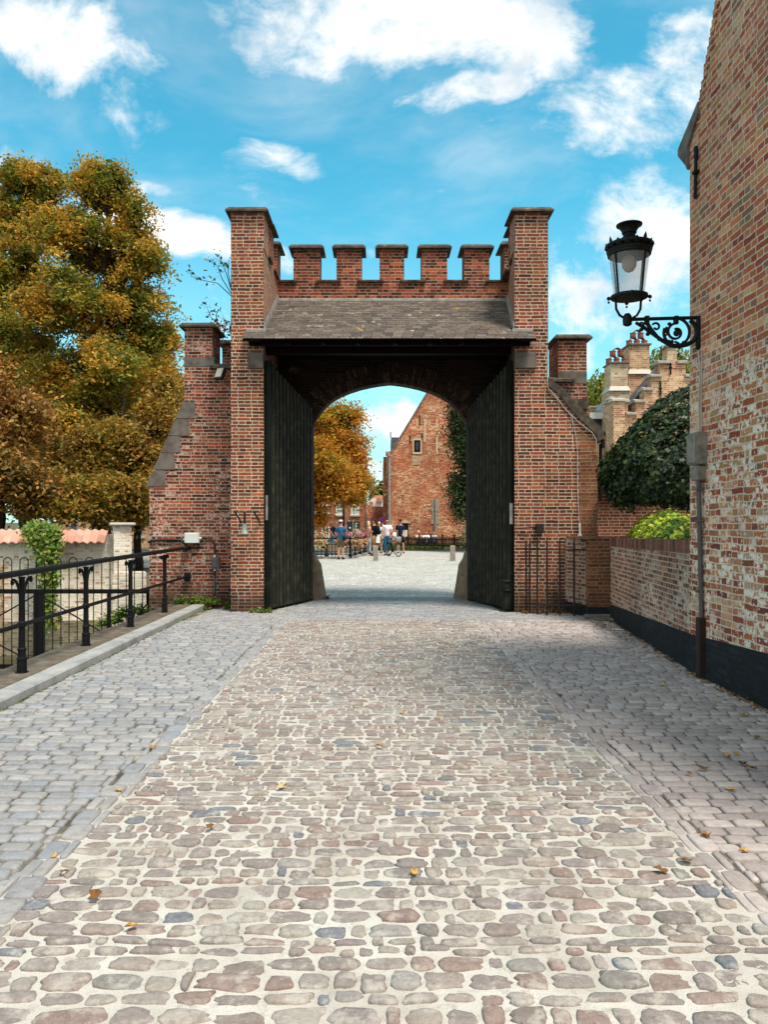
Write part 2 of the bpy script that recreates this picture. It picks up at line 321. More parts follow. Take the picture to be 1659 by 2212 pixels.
# ------------------------------------------------------------------ mesh helpers
def root_of(o):
    while o.parent: o = o.parent
    return o
class MB:
    def __init__(s, mat=None): s.v = []; s.f = []; s.M = mat
    def add(s, vs, fs):
        n = len(s.v)
        if s.M is not None: vs = [tuple(s.M @ Vector(p)) for p in vs]
        s.v += [tuple(p) for p in vs]; s.f += [tuple(i+n for i in f) for f in fs]
        return s
    def box(s, x0, x1, y0, y1, z0, z1, ch=0):
        if ch:
            return s.hull_box(x0, x1, y0, y1, z0, z1, ch)
        v = [(x0,y0,z0),(x1,y0,z0),(x1,y1,z0),(x0,y1,z0),(x0,y0,z1),(x1,y0,z1),(x1,y1,z1),(x0,y1,z1)]
        return s.add(v, [(0,3,2,1),(4,5,6,7),(0,1,5,4),(1,2,6,5),(2,3,7,6),(3,0,4,7)])
    def hull_box(s, x0, x1, y0, y1, z0, z1, c):
        v = []
        for z, k in ((z0, c), (z0+c, 0), (z1-c, 0), (z1, c)):
            for (x, y, sx, sy) in ((x0,y0,1,1),(x1,y0,-1,1),(x1,y1,-1,-1),(x0,y1,1,-1)):
                v.append((x+sx*k, y+sy*k, z))
        f = [(3,2,1,0), (12,13,14,15)]
        for r in range(3):
            for k in range(4):
                a = r*4+k; b = r*4+(k+1) % 4
                f.append((a, b, b+4, a+4))
        return s.add(v, f)
    def prism(s, poly, a, b, axis='y'):
        n = len(poly)
        def mk(p, t):
            if axis == 'y': return (p[0], t, p[1])
            if axis == 'x': return (t, p[0], p[1])
            return (p[0], p[1], t)
        v = [mk(p, a) for p in poly]+[mk(p, b) for p in poly]
        f = [tuple(range(n)), tuple(range(2*n-1, n-1, -1))]
        f += [(i, i+n, (i+1) % n+n, (i+1) % n) for i in range(n)]
        return s.add(v, f)
    def tube(s, pts, r, seg=8, caps=True, r2=None):
        pts = [Vector(p) for p in pts]; n = len(pts); vs = []; fs = []
        if not hasattr(r, '__len__'):
            r = [r+(((r2 if r2 is not None else r)-r)*i/max(1, n-1)) for i in range(n)]
        up = None
        for i, p in enumerate(pts):
            d = (pts[min(i+1, n-1)]-pts[max(i-1, 0)])
            if d.length < 1e-9: d = Vector((0, 0, 1))
            d.normalize()
            if up is None: up = Vector((0, 0, 1)) if abs(d.z) < .9 else Vector((1, 0, 0))
            a = d.cross(up)
            if a.length < 1e-6: a = d.cross(Vector((0.3, 1, 0.1)))
            a.normalize(); b = a.cross(d).normalized(); up = b
            for k in range(seg):
                t = 2*PI*k/seg; q = p+(a*math.cos(t)+b*math.sin(t))*r[i]
                vs.append(tuple(q))
        for i in range(n-1):
            for k in range(seg):
                fs.append((i*seg+k, i*seg+(k+1) % seg, (i+1)*seg+(k+1) % seg, (i+1)*seg+k))
        if caps: fs += [tuple(range(seg-1, -1, -1)), tuple(range((n-1)*seg, n*seg))]
        return s.add(vs, fs)
    def lathe(s, prof, c=(0, 0, 0), seg=16, sy=1.0):
        vs = []; fs = []; n = len(prof)
        for (r, z) in prof:
            for k in range(seg):
                t = 2*PI*k/seg; vs.append((c[0]+r*math.cos(t), c[1]+r*math.sin(t)*sy, c[2]+z))
        for i in range(n-1):
            for k in range(seg):
                fs.append((i*seg+k, i*seg+(k+1) % seg, (i+1)*seg+(k+1) % seg, (i+1)*seg+k))
        fs += [tuple(range(seg-1, -1, -1)), tuple(range((n-1)*seg, n*seg))]
        return s.add(vs, fs)
    def ball(s, c, rx, ry=None, rz=None, seg=10, rings=7):
        ry = ry or rx; rz = rz or rx
        vs = []; fs = []
        for i in range(rings+1):
            ph = PI*(i+.02)/(rings+.04)
            for k in range(seg):
                t = 2*PI*k/seg
                vs.append((c[0]+rx*math.sin(ph)*math.cos(t), c[1]+ry*math.sin(ph)*math.sin(t), c[2]-rz*math.cos(ph)))
        for i in range(rings):
            for k in range(seg):
                fs.append((i*seg+k, i*seg+(k+1) % seg, (i+1)*seg+(k+1) % seg, (i+1)*seg+k))
        fs += [tuple(range(seg-1, -1, -1)), tuple(range(rings*seg, (rings+1)*seg))]
        return s.add(vs, fs)
    def build(s, name, mat, parent=None, smooth=False, mats=None, midx=None):
        me = bpy.data.meshes.new(name)
        v = s.v
        if parent is None:
            xs = np.array(v); lo = xs.min(0); hi = xs.max(0); org = Vector(((lo[0]+hi[0])/2, (lo[1]+hi[1])/2, lo[2]))
        else:
            org = root_of(parent).location
        me.from_pydata([(p[0]-org[0], p[1]-org[1], p[2]-org[2]) for p in v], [], s.f)
        me.materials.append(mat)
        if smooth: me.shade_smooth()
        me.update()
        box_uv(me, org)
        o = bpy.data.objects.new(name, me); COL.objects.link(o)
        if smooth:
            try: me.set_sharp_from_angle(angle=math.radians(38))
            except Exception: pass
        if parent is None: o.location = org
        else: o.parent = parent
        return o
def box_uv(me, org):
    uvl = me.uv_layers.new(name='UVMap'); d = uvl.data
    vs = [v.co for v in me.vertices]
    for p in me.polygons:
        n = p.normal
        if abs(n.z) > .85:
            for li in p.loop_indices:
                c = vs[me.loops[li].vertex_index]; d[li].uv = (c.x+org[0], c.y+org[1])
        else:
            l = math.hypot(n.x, n.y) or 1; tx, ty = -n.y/l, n.x/l
            for li in p.loop_indices:
                c = vs[me.loops[li].vertex_index]
                d[li].uv = ((c.x+org[0])*tx+(c.y+org[1])*ty, c.z+org[2])
def npmesh(name, V, faces_flat, sizes, mat, parent=None, smooth=False, org=None):
    me = bpy.data.meshes.new(name); V = np.asarray(V, dtype=np.float32)
    if org is None:
        if parent is not None: org = root_of(parent).location
        else:
            lo = V.min(0); hi = V.max(0); org = Vector((float((lo[0]+hi[0])/2), float((lo[1]+hi[1])/2), float(lo[2])))
    V = V-np.array(org, dtype=np.float32)
    me.vertices.add(len(V)); me.vertices.foreach_set('co', V.ravel())
    ff = np.asarray(faces_flat, dtype=np.int32); sz = np.asarray(sizes, dtype=np.int32)
    me.loops.add(len(ff)); me.loops.foreach_set('vertex_index', ff)
    me.polygons.add(len(sz)); st = np.concatenate(([0], np.cumsum(sz)[:-1])).astype(np.int32)
    me.polygons.foreach_set('loop_start', st)
    if smooth: me.polygons.foreach_set('use_smooth', np.ones(len(sz), dtype=bool))
    me.materials.append(mat); me.update(calc_edges=True); me.validate()
    o = bpy.data.objects.new(name, me); COL.objects.link(o)
    if parent is None: o.location = org
    else: o.parent = parent
    return o
def tag(o, label=None, cat=None, group=None, kind=None):
    if label: o['label'] = label
    if cat: o['category'] = cat
    if group: o['group'] = group
    if kind: o['kind'] = kind
    return o
def empty(name, loc, label, cat, group=None):
    o = bpy.data.objects.new(name, None); COL.objects.link(o); o.location = loc; o.empty_display_size = .2
    return tag(o, label, cat, group)
def tree_copy(o, parent=None):
    c = o.copy(); COL.objects.link(c); c.parent = parent
    for ch in list(o.children): tree_copy(ch, c)
    return c

# ------------------------------------------------------------------ leaves / trees
T_RHOMB = np.array([(-.5, 0), (-.05, -.26), (.5, 0), (-.05, .26)])
T_LOBE = np.array([(-.45, 0), (-.38, -.38), (-.05, -.22), (.2, -.42), (.22, -.14), (.55, 0), (.22, .14), (.2, .42), (-.05, .22), (-.38, .38)])
def leaves(name, pts, size, mat, parent=None, tmpl=T_RHOMB, up=.5, sv=.35, fold=.25, normals=None, hang=0.0):
    pts = np.asarray(pts); n = len(pts); K = len(tmpl)
    nr = RNG.normal(size=(n, 3)); nr[:, 2] = np.abs(nr[:, 2])+up
    if normals is not None: nr = nr*.55+normals*1.3
    nr /= np.linalg.norm(nr, axis=1)[:, None]
    d = RNG.normal(size=(n, 3)); d[:, 2] -= hang
    d -= (d*nr).sum(1)[:, None]*nr; d /= np.linalg.norm(d, axis=1)[:, None]+1e-9
    e = np.cross(nr, d)
    s = size*(1+sv*RNG.uniform(-1, 1, n))
    V = pts[:, None, :]+(d[:, None, :]*tmpl[None, :, 0, None]+e[:, None, :]*tmpl[None, :, 1, None]+nr[:, None, :]*(fold*np.abs(tmpl[None, :, 1, None])))*s[:, None, None]
    V = V.reshape(-1, 3)
    return npmesh(name, V, np.arange(n*K), np.full(n, K), mat, parent)
def clump_points(blobs, nclump, per, cr, shell=.55, flat=.6, noise=1.0):
    """clumps of points spread through a set of ellipsoids (x,y,z,rx,ry,rz)"""
    vol = np.array([b[3]*b[4]*b[5] for b in blobs])**.72; vol /= vol.sum()
    out = []
    idx = RNG.choice(len(blobs), nclump, p=vol)
    for i in idx:
        b = blobs[i]
        d = RNG.normal(size=3); d /= np.linalg.norm(d)
        r = (.15+.85*RNG.uniform()**.45)*RNG.uniform(.8, 1.15)
        c = np.array(b[:3])+d*np.array(b[3:])*r+RNG.normal(size=3)*np.array(b[3:])*.26
        if RNG.uniform() < .16: c = c+RNG.normal(size=3)*np.array(b[3:])*.75
        k = int(per*RNG.uniform(.5, 1.5)); s = cr*RNG.uniform(.55, 1.3)
        q = RNG.normal(size=(k, 3))*.5; q[:, 2] *= flat; q[:, 2] -= .35*(q[:, 0]**2+q[:, 1]**2)
        out.append(c+q*s)
    return np.concatenate(out)
def split(blobs, n, lo=.16, hi=.38, core=True):
    out = []
    for b in blobs:
        for i in range(n):
            d = RNG.normal(size=3); d /= np.linalg.norm(d); k = RNG.uniform(lo, hi)
            c = np.array(b[:3])+d*np.array(b[3:])*(RNG.uniform(.35, 1.0)**.6)*(1-k*.55)
            out.append((c[0], c[1], c[2], b[3]*k*1.15, b[4]*k*1.15, b[5]*k*.8))
    return out
def branch(mb, a, b, r0, r1, wig=.15, n=5):
    a = Vector(a); b = Vector(b); L = (b-a).length; pts = []
    for i in range(n+1):
        t = i/n; p = a.lerp(b, t)
        if 0 < i < n: p += Vector((random.uniform(-1, 1), random.uniform(-1, 1), random.uniform(-.5, .8)))*wig*L*.3
        pts.append(p)
    mb.tube(pts, [r0+(r1-r0)*i/n for i in range(n+1)], 6)
    return pts
def make_tree(name, base, blobs, label, mat, nclump, per, cr, size, trunk_r=.3, fork=.35, group=None, cat='tree', trunk=True, shell=.5, hang=0.2, stray=None, tm=T_RHOMB, nsub=15):
    e = empty(name, base, label, cat, group)
    subs = split(blobs, nsub)
    if trunk:
        mb = MB(); b = Vector(base)
        top = Vector((sum(q[0] for q in blobs)/len(blobs), sum(q[1] for q in blobs)/len(blobs), max(q[2] for q in blobs)))
        f = b.lerp(top, fork); f.x = b.x*.6+f.x*.4
        branch(mb, b, f, trunk_r, trunk_r*.75, .06)
        tp = branch(mb, f, top, trunk_r*.7, trunk_r*.15, .12, 6)
        for bi, q in enumerate(blobs):
            src = tp[min(len(tp)-1, max(0, int((q[2]-f.z)/max(.1, (top.z-f.z))*5)-1))] if q[2] > f.z else f
            pts = branch(mb, src, (q[0], q[1], q[2]), trunk_r*.35, trunk_r*.12, .25)
            for k, sb in enumerate(subs[bi*nsub:(bi+1)*nsub]):
                tip = Vector(sb[:3])
                p2 = branch(mb, pts[random.choice((3, 4, 5))], tip, trunk_r*.13, .02, .3, 4)
                for kk in range(2):
                    branch(mb, p2[2+kk], p2[3]+Vector(RNG.normal(size=3))*q[3]*.3, .03, .008, .3, 3)
        for st in (stray or []): mb.tube(st, [.035, .025, .015, .008][:len(st)] if len(st) <= 4 else .015, 5)
        mb.build('trunk', M['bark'], e, True)
    pts = clump_points(subs, nclump, per, cr, shell)
    leaves('crown', pts, size, mat, e, hang=hang, tmpl=tm)
    return e

exec_parts = []
# ------------------------------------------------------------------ camera, sun, sky
cam = bpy.data.cameras.new('camera'); co = bpy.data.objects.new('camera', cam); COL.objects.link(co)
co.location = (0, 0, H); co.rotation_euler = (math.radians(90), 0, 0)
cam.sensor_fit = 'VERTICAL'; cam.sensor_height = 36; cam.lens = 36*F/2212
cam.shift_x = (829.5-VX)/2212; cam.shift_y = (VY-1106)/2212
cam.clip_end = 3000; cam.clip_start = .05
SC.camera = co
SUN_EL = math.radians(64); SUN_AZ = math.radians(142)       # azimuth clockwise from +Y: high on the right, behind the viewer
sd = Vector((math.sin(SUN_AZ)*math.cos(SUN_EL), math.cos(SUN_AZ)*math.cos(SUN_EL), math.sin(SUN_EL)))
sl = bpy.data.lights.new('sun', 'SUN'); sl.energy = 2.5; sl.angle = math.radians(15); sl.color = (1, .94, .85)
so = bpy.data.objects.new('sun', sl); COL.objects.link(so); so.rotation_euler = (-sd).to_track_quat('-Z', 'Y').to_euler(); so.location = (10, -10, 30)

w = bpy.data.worlds.new('World'); SC.world = w; w.use_nodes = True
def sky():
    t = NT.__new__(NT); t.t = w.node_tree; t.n = t.t.nodes; t.l = t.t.links
    bg = t.n['Background']; bg.inputs[1].default_value = .14
    sk = t.new('ShaderNodeTexSky', sky_type='NISHITA'); sk.sun_disc = False
    sk.sun_elevation = SUN_EL; sk.sun_rotation = SUN_AZ; sk.air_density = 1.0; sk.dust_density = .6; sk.ozone_density = 1.6
    g = t.new('ShaderNodeTexCoord').outputs['Generated']
    sp = t.new('ShaderNodeSeparateXYZ'); t.link(g, sp.inputs[0])
    yy = t.math('MAXIMUM', sp.outputs[1], .08)
    u = t.math('DIVIDE', sp.outputs[0], yy); v = t.math('DIVIDE', sp.outputs[2], yy)
    uvp = t.comb(u, v, 0)
    wn = t.noise(g, 2.2, 4, .55, 1)
    wd = t.vmath('SCALE', t.vmath('SUBTRACT', wn, (.5, .5, .5)).outputs[0]); wd.inputs[3].default_value = .22
    uvw = t.vmath('ADD', uvp, wd.outputs[0]).outputs[0]
    # (x, y, rx, ry, tilt deg, weight)  cloud masses
    B = [(170, 60, 270, 105, -16, 1.0), (320, 165, 150, 75, -28, .5), (60, 130, 90, 60, 0, .35), (900, 10, 370, 105, 0, 1.05), (1120, 75, 200, 120, -12, 1.0), (1060, 165, 220, 50, 8, .85),
         (600, 268, 120, 56, -28, .42), (1420, 225, 280, 120, 12, .66), (1540, 120, 150, 150, 0, .6), (1330, 190, 150, 60, 0, .5), (395, 462, 260, 62, -24, 1.1), (300, 400, 120, 60, -24, .7), (360, 360, 110, 40, -10, .35), (1470, 520, 190, 170, 20, 1.0), (1340, 640, 220, 130, 0, .62), (1250, 560, 120, 90, 0, .3),
         (1230, 745, 90, 60, 0, .95), (860, 930, 190, 80, 0, 1.0), (800, 1040, 260, 80, 0, .8), (0, 285, 60, 40, 0, .5), (925, 375, 70, 16, 0, .4), (1030, 420, 90, 14, -5, .3),
         (860, 560, 330, 14, -38, .3), (650, 420, 300, 60, -34, .26), (1400, 1000, 300, 130, 0, .6), (300, 950, 300, 120, 0, .5), (520, 700, 140, 120, 0, .3), (1100, 300, 260, 120, -20, .22)]
    acc = None
    for (x, y, rx, ry, a, wt) in B:
        mp = t.new('ShaderNodeMapping', vector_type='TEXTURE'); t.link(uvw, mp.inputs['Vector'])
        mp.inputs['Location'].default_value = ((x-VX)/F, (VY-y)/F, 0)
        mp.inputs['Rotation'].default_value = (0, 0, math.radians(a))
        mp.inputs['Scale'].default_value = (rx/F, ry/F, 1)
        ln = t.vmath('LENGTH', mp.outputs[0]).outputs['Value']
        k = t.math('MULTIPLY', t.step(ln, 1.5, .15), wt)
        acc = k if acc is None else t.math('MAXIMUM', acc, k)
    front = t.step(sp.outputs[1], .1, .3)
    gen = t.step(t.noise(g, 1.6, 4, .6), .30, .50)  # unseen cloud cover behind the viewer, thickened to whiten the ambient light
    acc = t.mix(front, gen, acc)
    st = t.vmath('MULTIPLY', uvw, (3.2, 4.6, 1)).outputs[0]
    fb = t.noise(st, 1.7, 9, .62)
    fb2 = t.noise(t.vmath('ADD', st, (3, 7, 1)).outputs[0], 5.5, 8, .62)
    fbm = t.math('ADD', t.math('MULTIPLY', fb, .52), t.math('MULTIPLY', fb2, .48))
    m = t.step(t.math('ADD', t.math('MULTIPLY', acc, .80), t.math('MULTIPLY', t.math('SUBTRACT', fbm, .5), 2.3)), .14, .80)
    m = t.math('MULTIPLY', m, t.step(acc, .02, .35))
    veil = t.math('MULTIPLY', t.step(t.noise(t.vmath('MULTIPLY', uvw, (2, 5, 1)).outputs[0], 1.2, 6, .6), .40, .8), .36)
    low = t.math('MULTIPLY', t.step(sp.outputs[2], .42, .0), .42)
    m = t.math('MAXIMUM', m, t.math('MAXIMUM', veil, low))
    cc = t.ramp(t.noise(st, 2.4, 6, .6), [(.34, (.66, .72, .76, 1)), (.58, (1.0, .98, .94, 1))])
    ck = t.vmath('SCALE', cc); ck.inputs[3].default_value = 4.7
    tint = t.mix(1.0, sk.outputs[0], (.26, .92, .82, 1), 'MULTIPLY')
    c = t.mix(m, tint, ck.outputs[0])
    t.link(c, bg.inputs[0])
sky()
SC.view_settings.view_transform = 'Standard'; SC.view_settings.look = 'None'; SC.view_settings.gamma = 1
SC.view_settings.exposure = .95
SC.render.engine = 'CYCLES'

# ------------------------------------------------------------------ ground, water
g = MB()
for (x0, x1, y0, y1) in ((-3.75, 400, -60, 16.3), (-4.2, 400, 16.3, 26), (-400, 400, 26, 1500), (-400, -5.75, 17.6, 26)):
    g.add([(x0, y0, 0), (x1, y0, 0), (x1, y1, 0), (x0, y1, 0)], [(0, 1, 2, 3)])
gr = g.build('ground', M['earth']); gr.data.transform(Matrix.Translation((0, 0, -.012))); tag(gr, kind='structure')
def sheet(name, poly, z, mat):
    m = MB(); m.add([(x, y, z) for x, y in poly], [tuple(range(len(poly)))]); return tag(m.build(name, mat), kind='structure')
sheet('canal_water', [(-400, -60), (-3.6, -60), (-3.6, 26.2), (-400, 26.2)], -1.35, M['water'])
sheet('road_mortar', [(-1.62, -3), (1.60, -3), (1.60, 12.35), (-1.62, 12.35)], 0.0, M['mortar'])
jt = MB()
for pl in ([(-3.2, -3), (-1.62, -3), (-1.62, 12.35), (-3.2, 12.35)], [(1.60, -3), (3.28, -3), (4.6, 12.35), (1.60, 12.35)], [(-3.3, 12.35), (4.6, 12.35), (4.6, 16.2), (-3.3, 16.2)]):
    jt.add([(x, y, 0) for x, y in pl], [(0, 1, 2, 3)])
tag(jt.build('pavement_joints', M['joint']), kind='structure')
sheet('square', [(-4.1, 16.2), (60, 16.2), (60, 41.3), (-40, 41.3), (-40, 26.2), (-4.1, 26.2)], 0.0, M['square'])
lw = sheet('lawn_ground', [(-60, 41.3), (90, 41.3), (90, 140), (-60, 140)], -.004, M['earth'])

def stones(name, xr, yr, cw, ch, gap, mat, expo, irregular, hgt=.016, seed=1, edge=None, skew=0.0, dome=.25, big=0.0, jag=.0, sink=0):
    """a paved area, each stone a low domed block set in rows across the road"""
    rg = np.random.default_rng(seed); V = []; Fc = []; S = []; n0 = 0; N = 16
    y = yr[0]; r = 0
    while y < yr[1]:
        h = ch*rg.uniform(1-irregular*.45, 1+irregular*.5)
        xl, xh = (xr if edge is None else edge(y))
        x = xl-rg.uniform(0, cw)
        while x < xh:
            wd = cw*rg.uniform(1-irregular*.75, 1+irregular*.9)
            if big and rg.uniform() < big: wd *= 1.35
            if x < xl: wd -= (xl-x); x = xl
            if wd < .035: x += max(wd, 0); continue
            if x+wd > xh+.05: wd = max(xh-x, .05)
            cx = x+wd/2; cy = y+h/2+rg.normal()*irregular*.012+skew*math.sin(x*1.3+r*.2)*.03
            hh = h*rg.uniform(1-irregular*.28, 1+irregular*.12)
            a = np.arange(N)/N*2*PI
            ex = expo*rg.uniform(.8, 1.25); ca, sa = np.cos(a), np.sin(a)
            rr = (np.abs(ca)**ex+np.abs(sa)**ex)**(-1/ex)
            rr = rr*(1+(irregular*.05+jag)*rg.normal(size=N)*.8)
            px = ca*rr*(wd-gap)/2; py = sa*rr*(hh-gap)/2
            rot = rg.normal()*irregular*.06; c, s = math.cos(rot), math.sin(rot)
            px, py = px*c-py*s, px*s+py*c
            tz = hgt*(rg.uniform(.45, 1.3) if rg.uniform() > sink else rg.uniform(.0, .35)); tx, ty = rg.normal(size=2)*.035*irregular+rg.normal(size=2)*.012
            prof = ((1.03, -.03), (1.0, tz*.35), (.93, tz*.86), (.70, tz*(1+dome*.7)), (.35, tz*(1+dome)))
            kx = 1+rg.normal()*.10*irregular; ky = rg.normal()*.14*irregular
            px = px*(1+ky*py/(hh*.5)); py = py*(1+kx*.25*irregular*px/(wd*.5)*rg.choice((-1, 1)))
            for (k, z) in prof:
                X = cx+px*k; Y = cy+py*k
                zz = z+(tx*px*k+ty*py*k if z > 0 else 0)+(rg.normal(size=N)*.0009*irregular if z > tz*.5 else 0)
                V.append(np.stack([X, Y, np.full(N, 0.0)+zz], 1))
            V.append(np.array([[cx, cy, tz*(1+dome*1.05)]]))
            for q in range(4):
                for k in range(N):
                    Fc += [n0+q*N+k, n0+q*N+(k+1) % N, n0+(q+1)*N+(k+1) % N, n0+(q+1)*N+k]
            S += [4]*(4*N)
            for k in range(N): Fc += [n0+4*N+k, n0+4*N+(k+1) % N, n0+5*N]
            S += [3]*N
            n0 += 5*N+1; x += wd
        y += h; r += 1
    return tag(npmesh(name, np.concatenate(V), Fc, S, mat, smooth=True), kind='structure')
stones('road_cobbles', (-1.50, 1.49), (1.7, 12.3), .118, .088, .021, M['cobble'], 4.4, .72, .0125, 1, dome=.15, big=.06, jag=.06, sink=.12)
stones('left_pavement_setts', (-3.19, -1.66), (2.2, 12.3), .160, .100, .013, M['sett_grey'], 8.0, .13, .017, 2, dome=.12, jag=.010)
stones('left_pavement_edge', (-1.65, -1.51), (2.2, 12.3), .14, .2, .012, M['sett_grey'], 7.0, .15, .015, 6, dome=.1)
stones('right_pavement_setts', None, (2.2, 12.3), .155, .100, .012, M['sett_mauve'], 8.0, .12, .014, 3, edge=lambda y: (1.64, 3.24 if y < 8 else 3.24+(y-8)*.09), dome=.08, jag=.01)
stones('right_pavement_edge', (1.50, 1.63), (2.2, 12.3), .13, .19, .012, M['sett_mauve'], 7.0, .2, .013, 7, dome=.1)
stones('threshold_setts', None, (12.36, 16.15), .19, .11, .010, M['sett_grey'], 9.0, .15, .009, 4, edge=lambda y: (-3.1, 3.6 if y < 13.45 else 2.1), dome=.08)

# ------------------------------------------------------------------ quay kerb on the left
q = empty('quay_kerb', (-3.6, 8, 0), 'raised stone kerb of the quay under the black handrail, darker on its canal side', 'kerb')
m = MB(); y = -3.0; random.seed(3)
while y < 13.9:
    L = 1.35 if y < 12 else 13.95-y
    m.box(-3.42, -3.2+random.uniform(-.004, .004), y+.004, y+L-.008, -.05, .10+random.uniform(-.002, .002), ch=.018); y += L
m.build('kerb_stone', M['kerb'], q)
m = MB(); y = -3.4
while y < 13.9:
    L = 1.8 if y < 11.9 else 13.95-y
    m.box(-3.86, -3.422, y+.002, y+L-.004, -.2, .096, ch=.01); y += L
m.build('quay_coping', M['kerbdark'], q)
m = MB(); m.box(-3.80, -3.5, -60, 14.2, -2, -.02); m.build('quay_face', M['canalwall'], q)
m = MB(); m.box(-4.9, -4.28, 16.2, 26, -2, -.02); m.box(-400, -4.2, 26.0, 26.4, -2, .0)
tag(m.build('far_quay_wall', M['canalwall']), 'damp stone quay wall of the canal beyond the gate', 'quay wall')

# ------------------------------------------------------------------ gatehouse
GX0, GX1 = -2.64, 2.94
G = empty('brick_gatehouse', (.15, 14.6, 0), 'red brick gatehouse with a pointed archway, stepped battlements and a slate canopy', 'gatehouse')
Z_CR, Z_TOP = 6.40, 7.04
YB = 15.4; YB2 = 15.82
def gate():
    # side walls
    m = MB(); m.prism([(GX0, 13.5), (-2.07, 13.5), (-2.07, YB), (-2.07, YB2), (GX0, YB2)], -.1, Z_CR, 'z'); m.build('side_wall', M['pier_brick'], G)
    m = MB(); m.prism([(2.35, 13.5), (GX1, 13.5), (GX1, YB2), (2.56, YB2), (2.55, YB)], -.1, Z_CR, 'z'); m.build('side_wall', M['pier_brick'], G)
    # back wall with arch
    cx = .185; hw = 1.565; zs = 3.42
    cur = [(1.0, 0), (.985, .16), (.95, .27), (.87, .45), (.77, .60), (.65, .715), (.52, .80), (.38, .87), (.24, .92), (.12, .95), (.04, .965), (0, .97)]
    arc = [(cx+a*hw, zs+b) for a, b in cur]+[(cx-a*hw, zs+b) for a, b in reversed(cur[:-1])]
    poly = [(cx+hw, -.1)]+arc+[(cx-hw, -.1), (-2.068, -.1), (-2.068, Z_CR), (2.548, Z_CR), (2.548, -.1)]
    m = MB(); m.prism(poly, YB+.002, YB2-.002, 'y'); m.build('arch_wall', M['shaded_brick'], G)
    # upper front of the back wall shown above the canopy
    m = MB(); m.box(-2.066, 2.546, YB-.03, YB+.001, 5.98, Z_CR-.002); m.build('parapet_face', M['top_brick'], G)
    # voussoirs: two rings of bricks on edge
    pts = [Vector((x, 0, z)) for x, z in arc]; lens = [0]
    for a, b in zip(pts, pts[1:]): lens.append(lens[-1]+(b-a).length)
    def at(s):
        s = max(0, min(lens[-1]-1e-6, s))
        for i in range(len(lens)-1):
            if s <= lens[i+1]:
                k = (s-lens[i])/(lens[i+1]-lens[i]); p = pts[i].lerp(pts[i+1], k); d = (pts[i+1]-pts[i]).normalized(); return p, Vector((d.z, 0, -d.x))
    m = MB(); n = int(lens[-1]/.066)
    for ring in (0, 1):
        for i in range(n):
            p, nn = at((i+.5)*lens[-1]/n); nn = -nn if (p.x-cx)*nn.x+(p.z-zs+1)*nn.z < 0 else nn
            t = Vector((nn.z, 0, -nn.x)); w = .026; r0 = .004+ring*.20; r1 = r0+.19
            y0 = YB-.012-random.uniform(0, .006); vs = []
            for yy in (y0, YB+.3 if ring == 0 else YB+.01):
                for (a, b) in ((-w, r0 if ring else -.012), (w, r0 if ring else -.012), (w*1.1, r1), (-w*1.1, r1)):
                    v = p+t*a+nn*b; vs.append((v.x, yy, v.z))
            m.add(vs, [(0, 1, 2, 3), (7, 6, 5, 4), (0, 4, 5, 1), (1, 5, 6, 2), (2, 6, 7, 3), (3, 7, 4, 0)])
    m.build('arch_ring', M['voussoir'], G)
    # merlons of the back parapet
    s = YB/F
    for (a, b) in ((634, 691), (727, 781), (820, 873), (911, 966), (1003, 1057)):
        x0, x1 = PX(a, YB), PX(b, YB)
        m = MB(); m.box(x0, x1, YB-.03, YB2, Z_CR, Z_TOP); o = m.build('merlon', M['top_brick'], G)
        m = MB(); cap(m, x0-.085, x1+.085, YB-.12, YB2+.08, Z_TOP); m.build('coping', M['coping'], o)
    xs = [-2.07]+[PX(v, YB) for v in (634, 691, 727, 781, 820, 873, 911, 966, 1003, 1057)]+[2.55]
    for k in range(0, 12, 2):
        m = MB(); slope(m, xs[k]-.08 if k else xs[k]+.02, xs[k+1]+.08 if k < 10 else xs[k+1]-.02, YB-.09, YB2+.05, Z_CR+.003); m.build('coping', M['coping'], G)
    # side battlements
    for sx in (0, 1):
        xa, xb = ((GX0, -2.07), (2.36, GX1))[sx]
        for (y0, y1, dz) in ((13.5, 14.06, -.02), (14.38, 14.82, .05), (15.32, YB2, .05)):
            dx = 0 if (sx == 0 or y0 < 14) else .10
            x0, x1 = xa+dx, xb
            if sx == 0 and y0 < 14: x1 += .01
            m = MB(); m.box(x0, x1-(.0), y0, y1, Z_CR, Z_TOP+dz); o = m.build('merlon', M['pier_brick' if y0 < 14 else 'top_brick'], G)
            m = MB(); cap(m, x0-.085, x1+.085, y0-.09, y1+.09, Z_TOP+dz); m.build('coping', M['coping'], o)
        for (y0, y1) in ((14.02, 14.42), (14.80, 15.34)):
            m = MB(); m.box(xa-.05+(.08 if sx else 0), xb+.05, y0, y1, Z_CR+.002, Z_CR+.06, ch=.015); m.build('coping', M['coping'], G)
    # slate canopy
    C = MB(); ye, ze = 13.14, 4.73; yt, zt = YB-.035, 6.02
    C.prism([(ye, ze-.03), (yt, zt-.05), (yt, zt-.012), (ye, ze-.012)], -2.06, 2.36, 'x')
    C.prism([(ye, ze-.05), (13.49, ze+.13), (13.49, ze+.18), (ye, ze-.012)], -2.37, -2.061, 'x'); C.prism([(ye, ze-.05), (13.49, ze+.13), (13.49, ze+.18), (ye, ze-.012)], 2.361, 2.66, 'x')
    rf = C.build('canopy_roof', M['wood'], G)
    m = MB(); sl = (zt-ze)/(yt-ye); rows = 21; dy = (yt-ye)/rows; rg = random.Random(5)
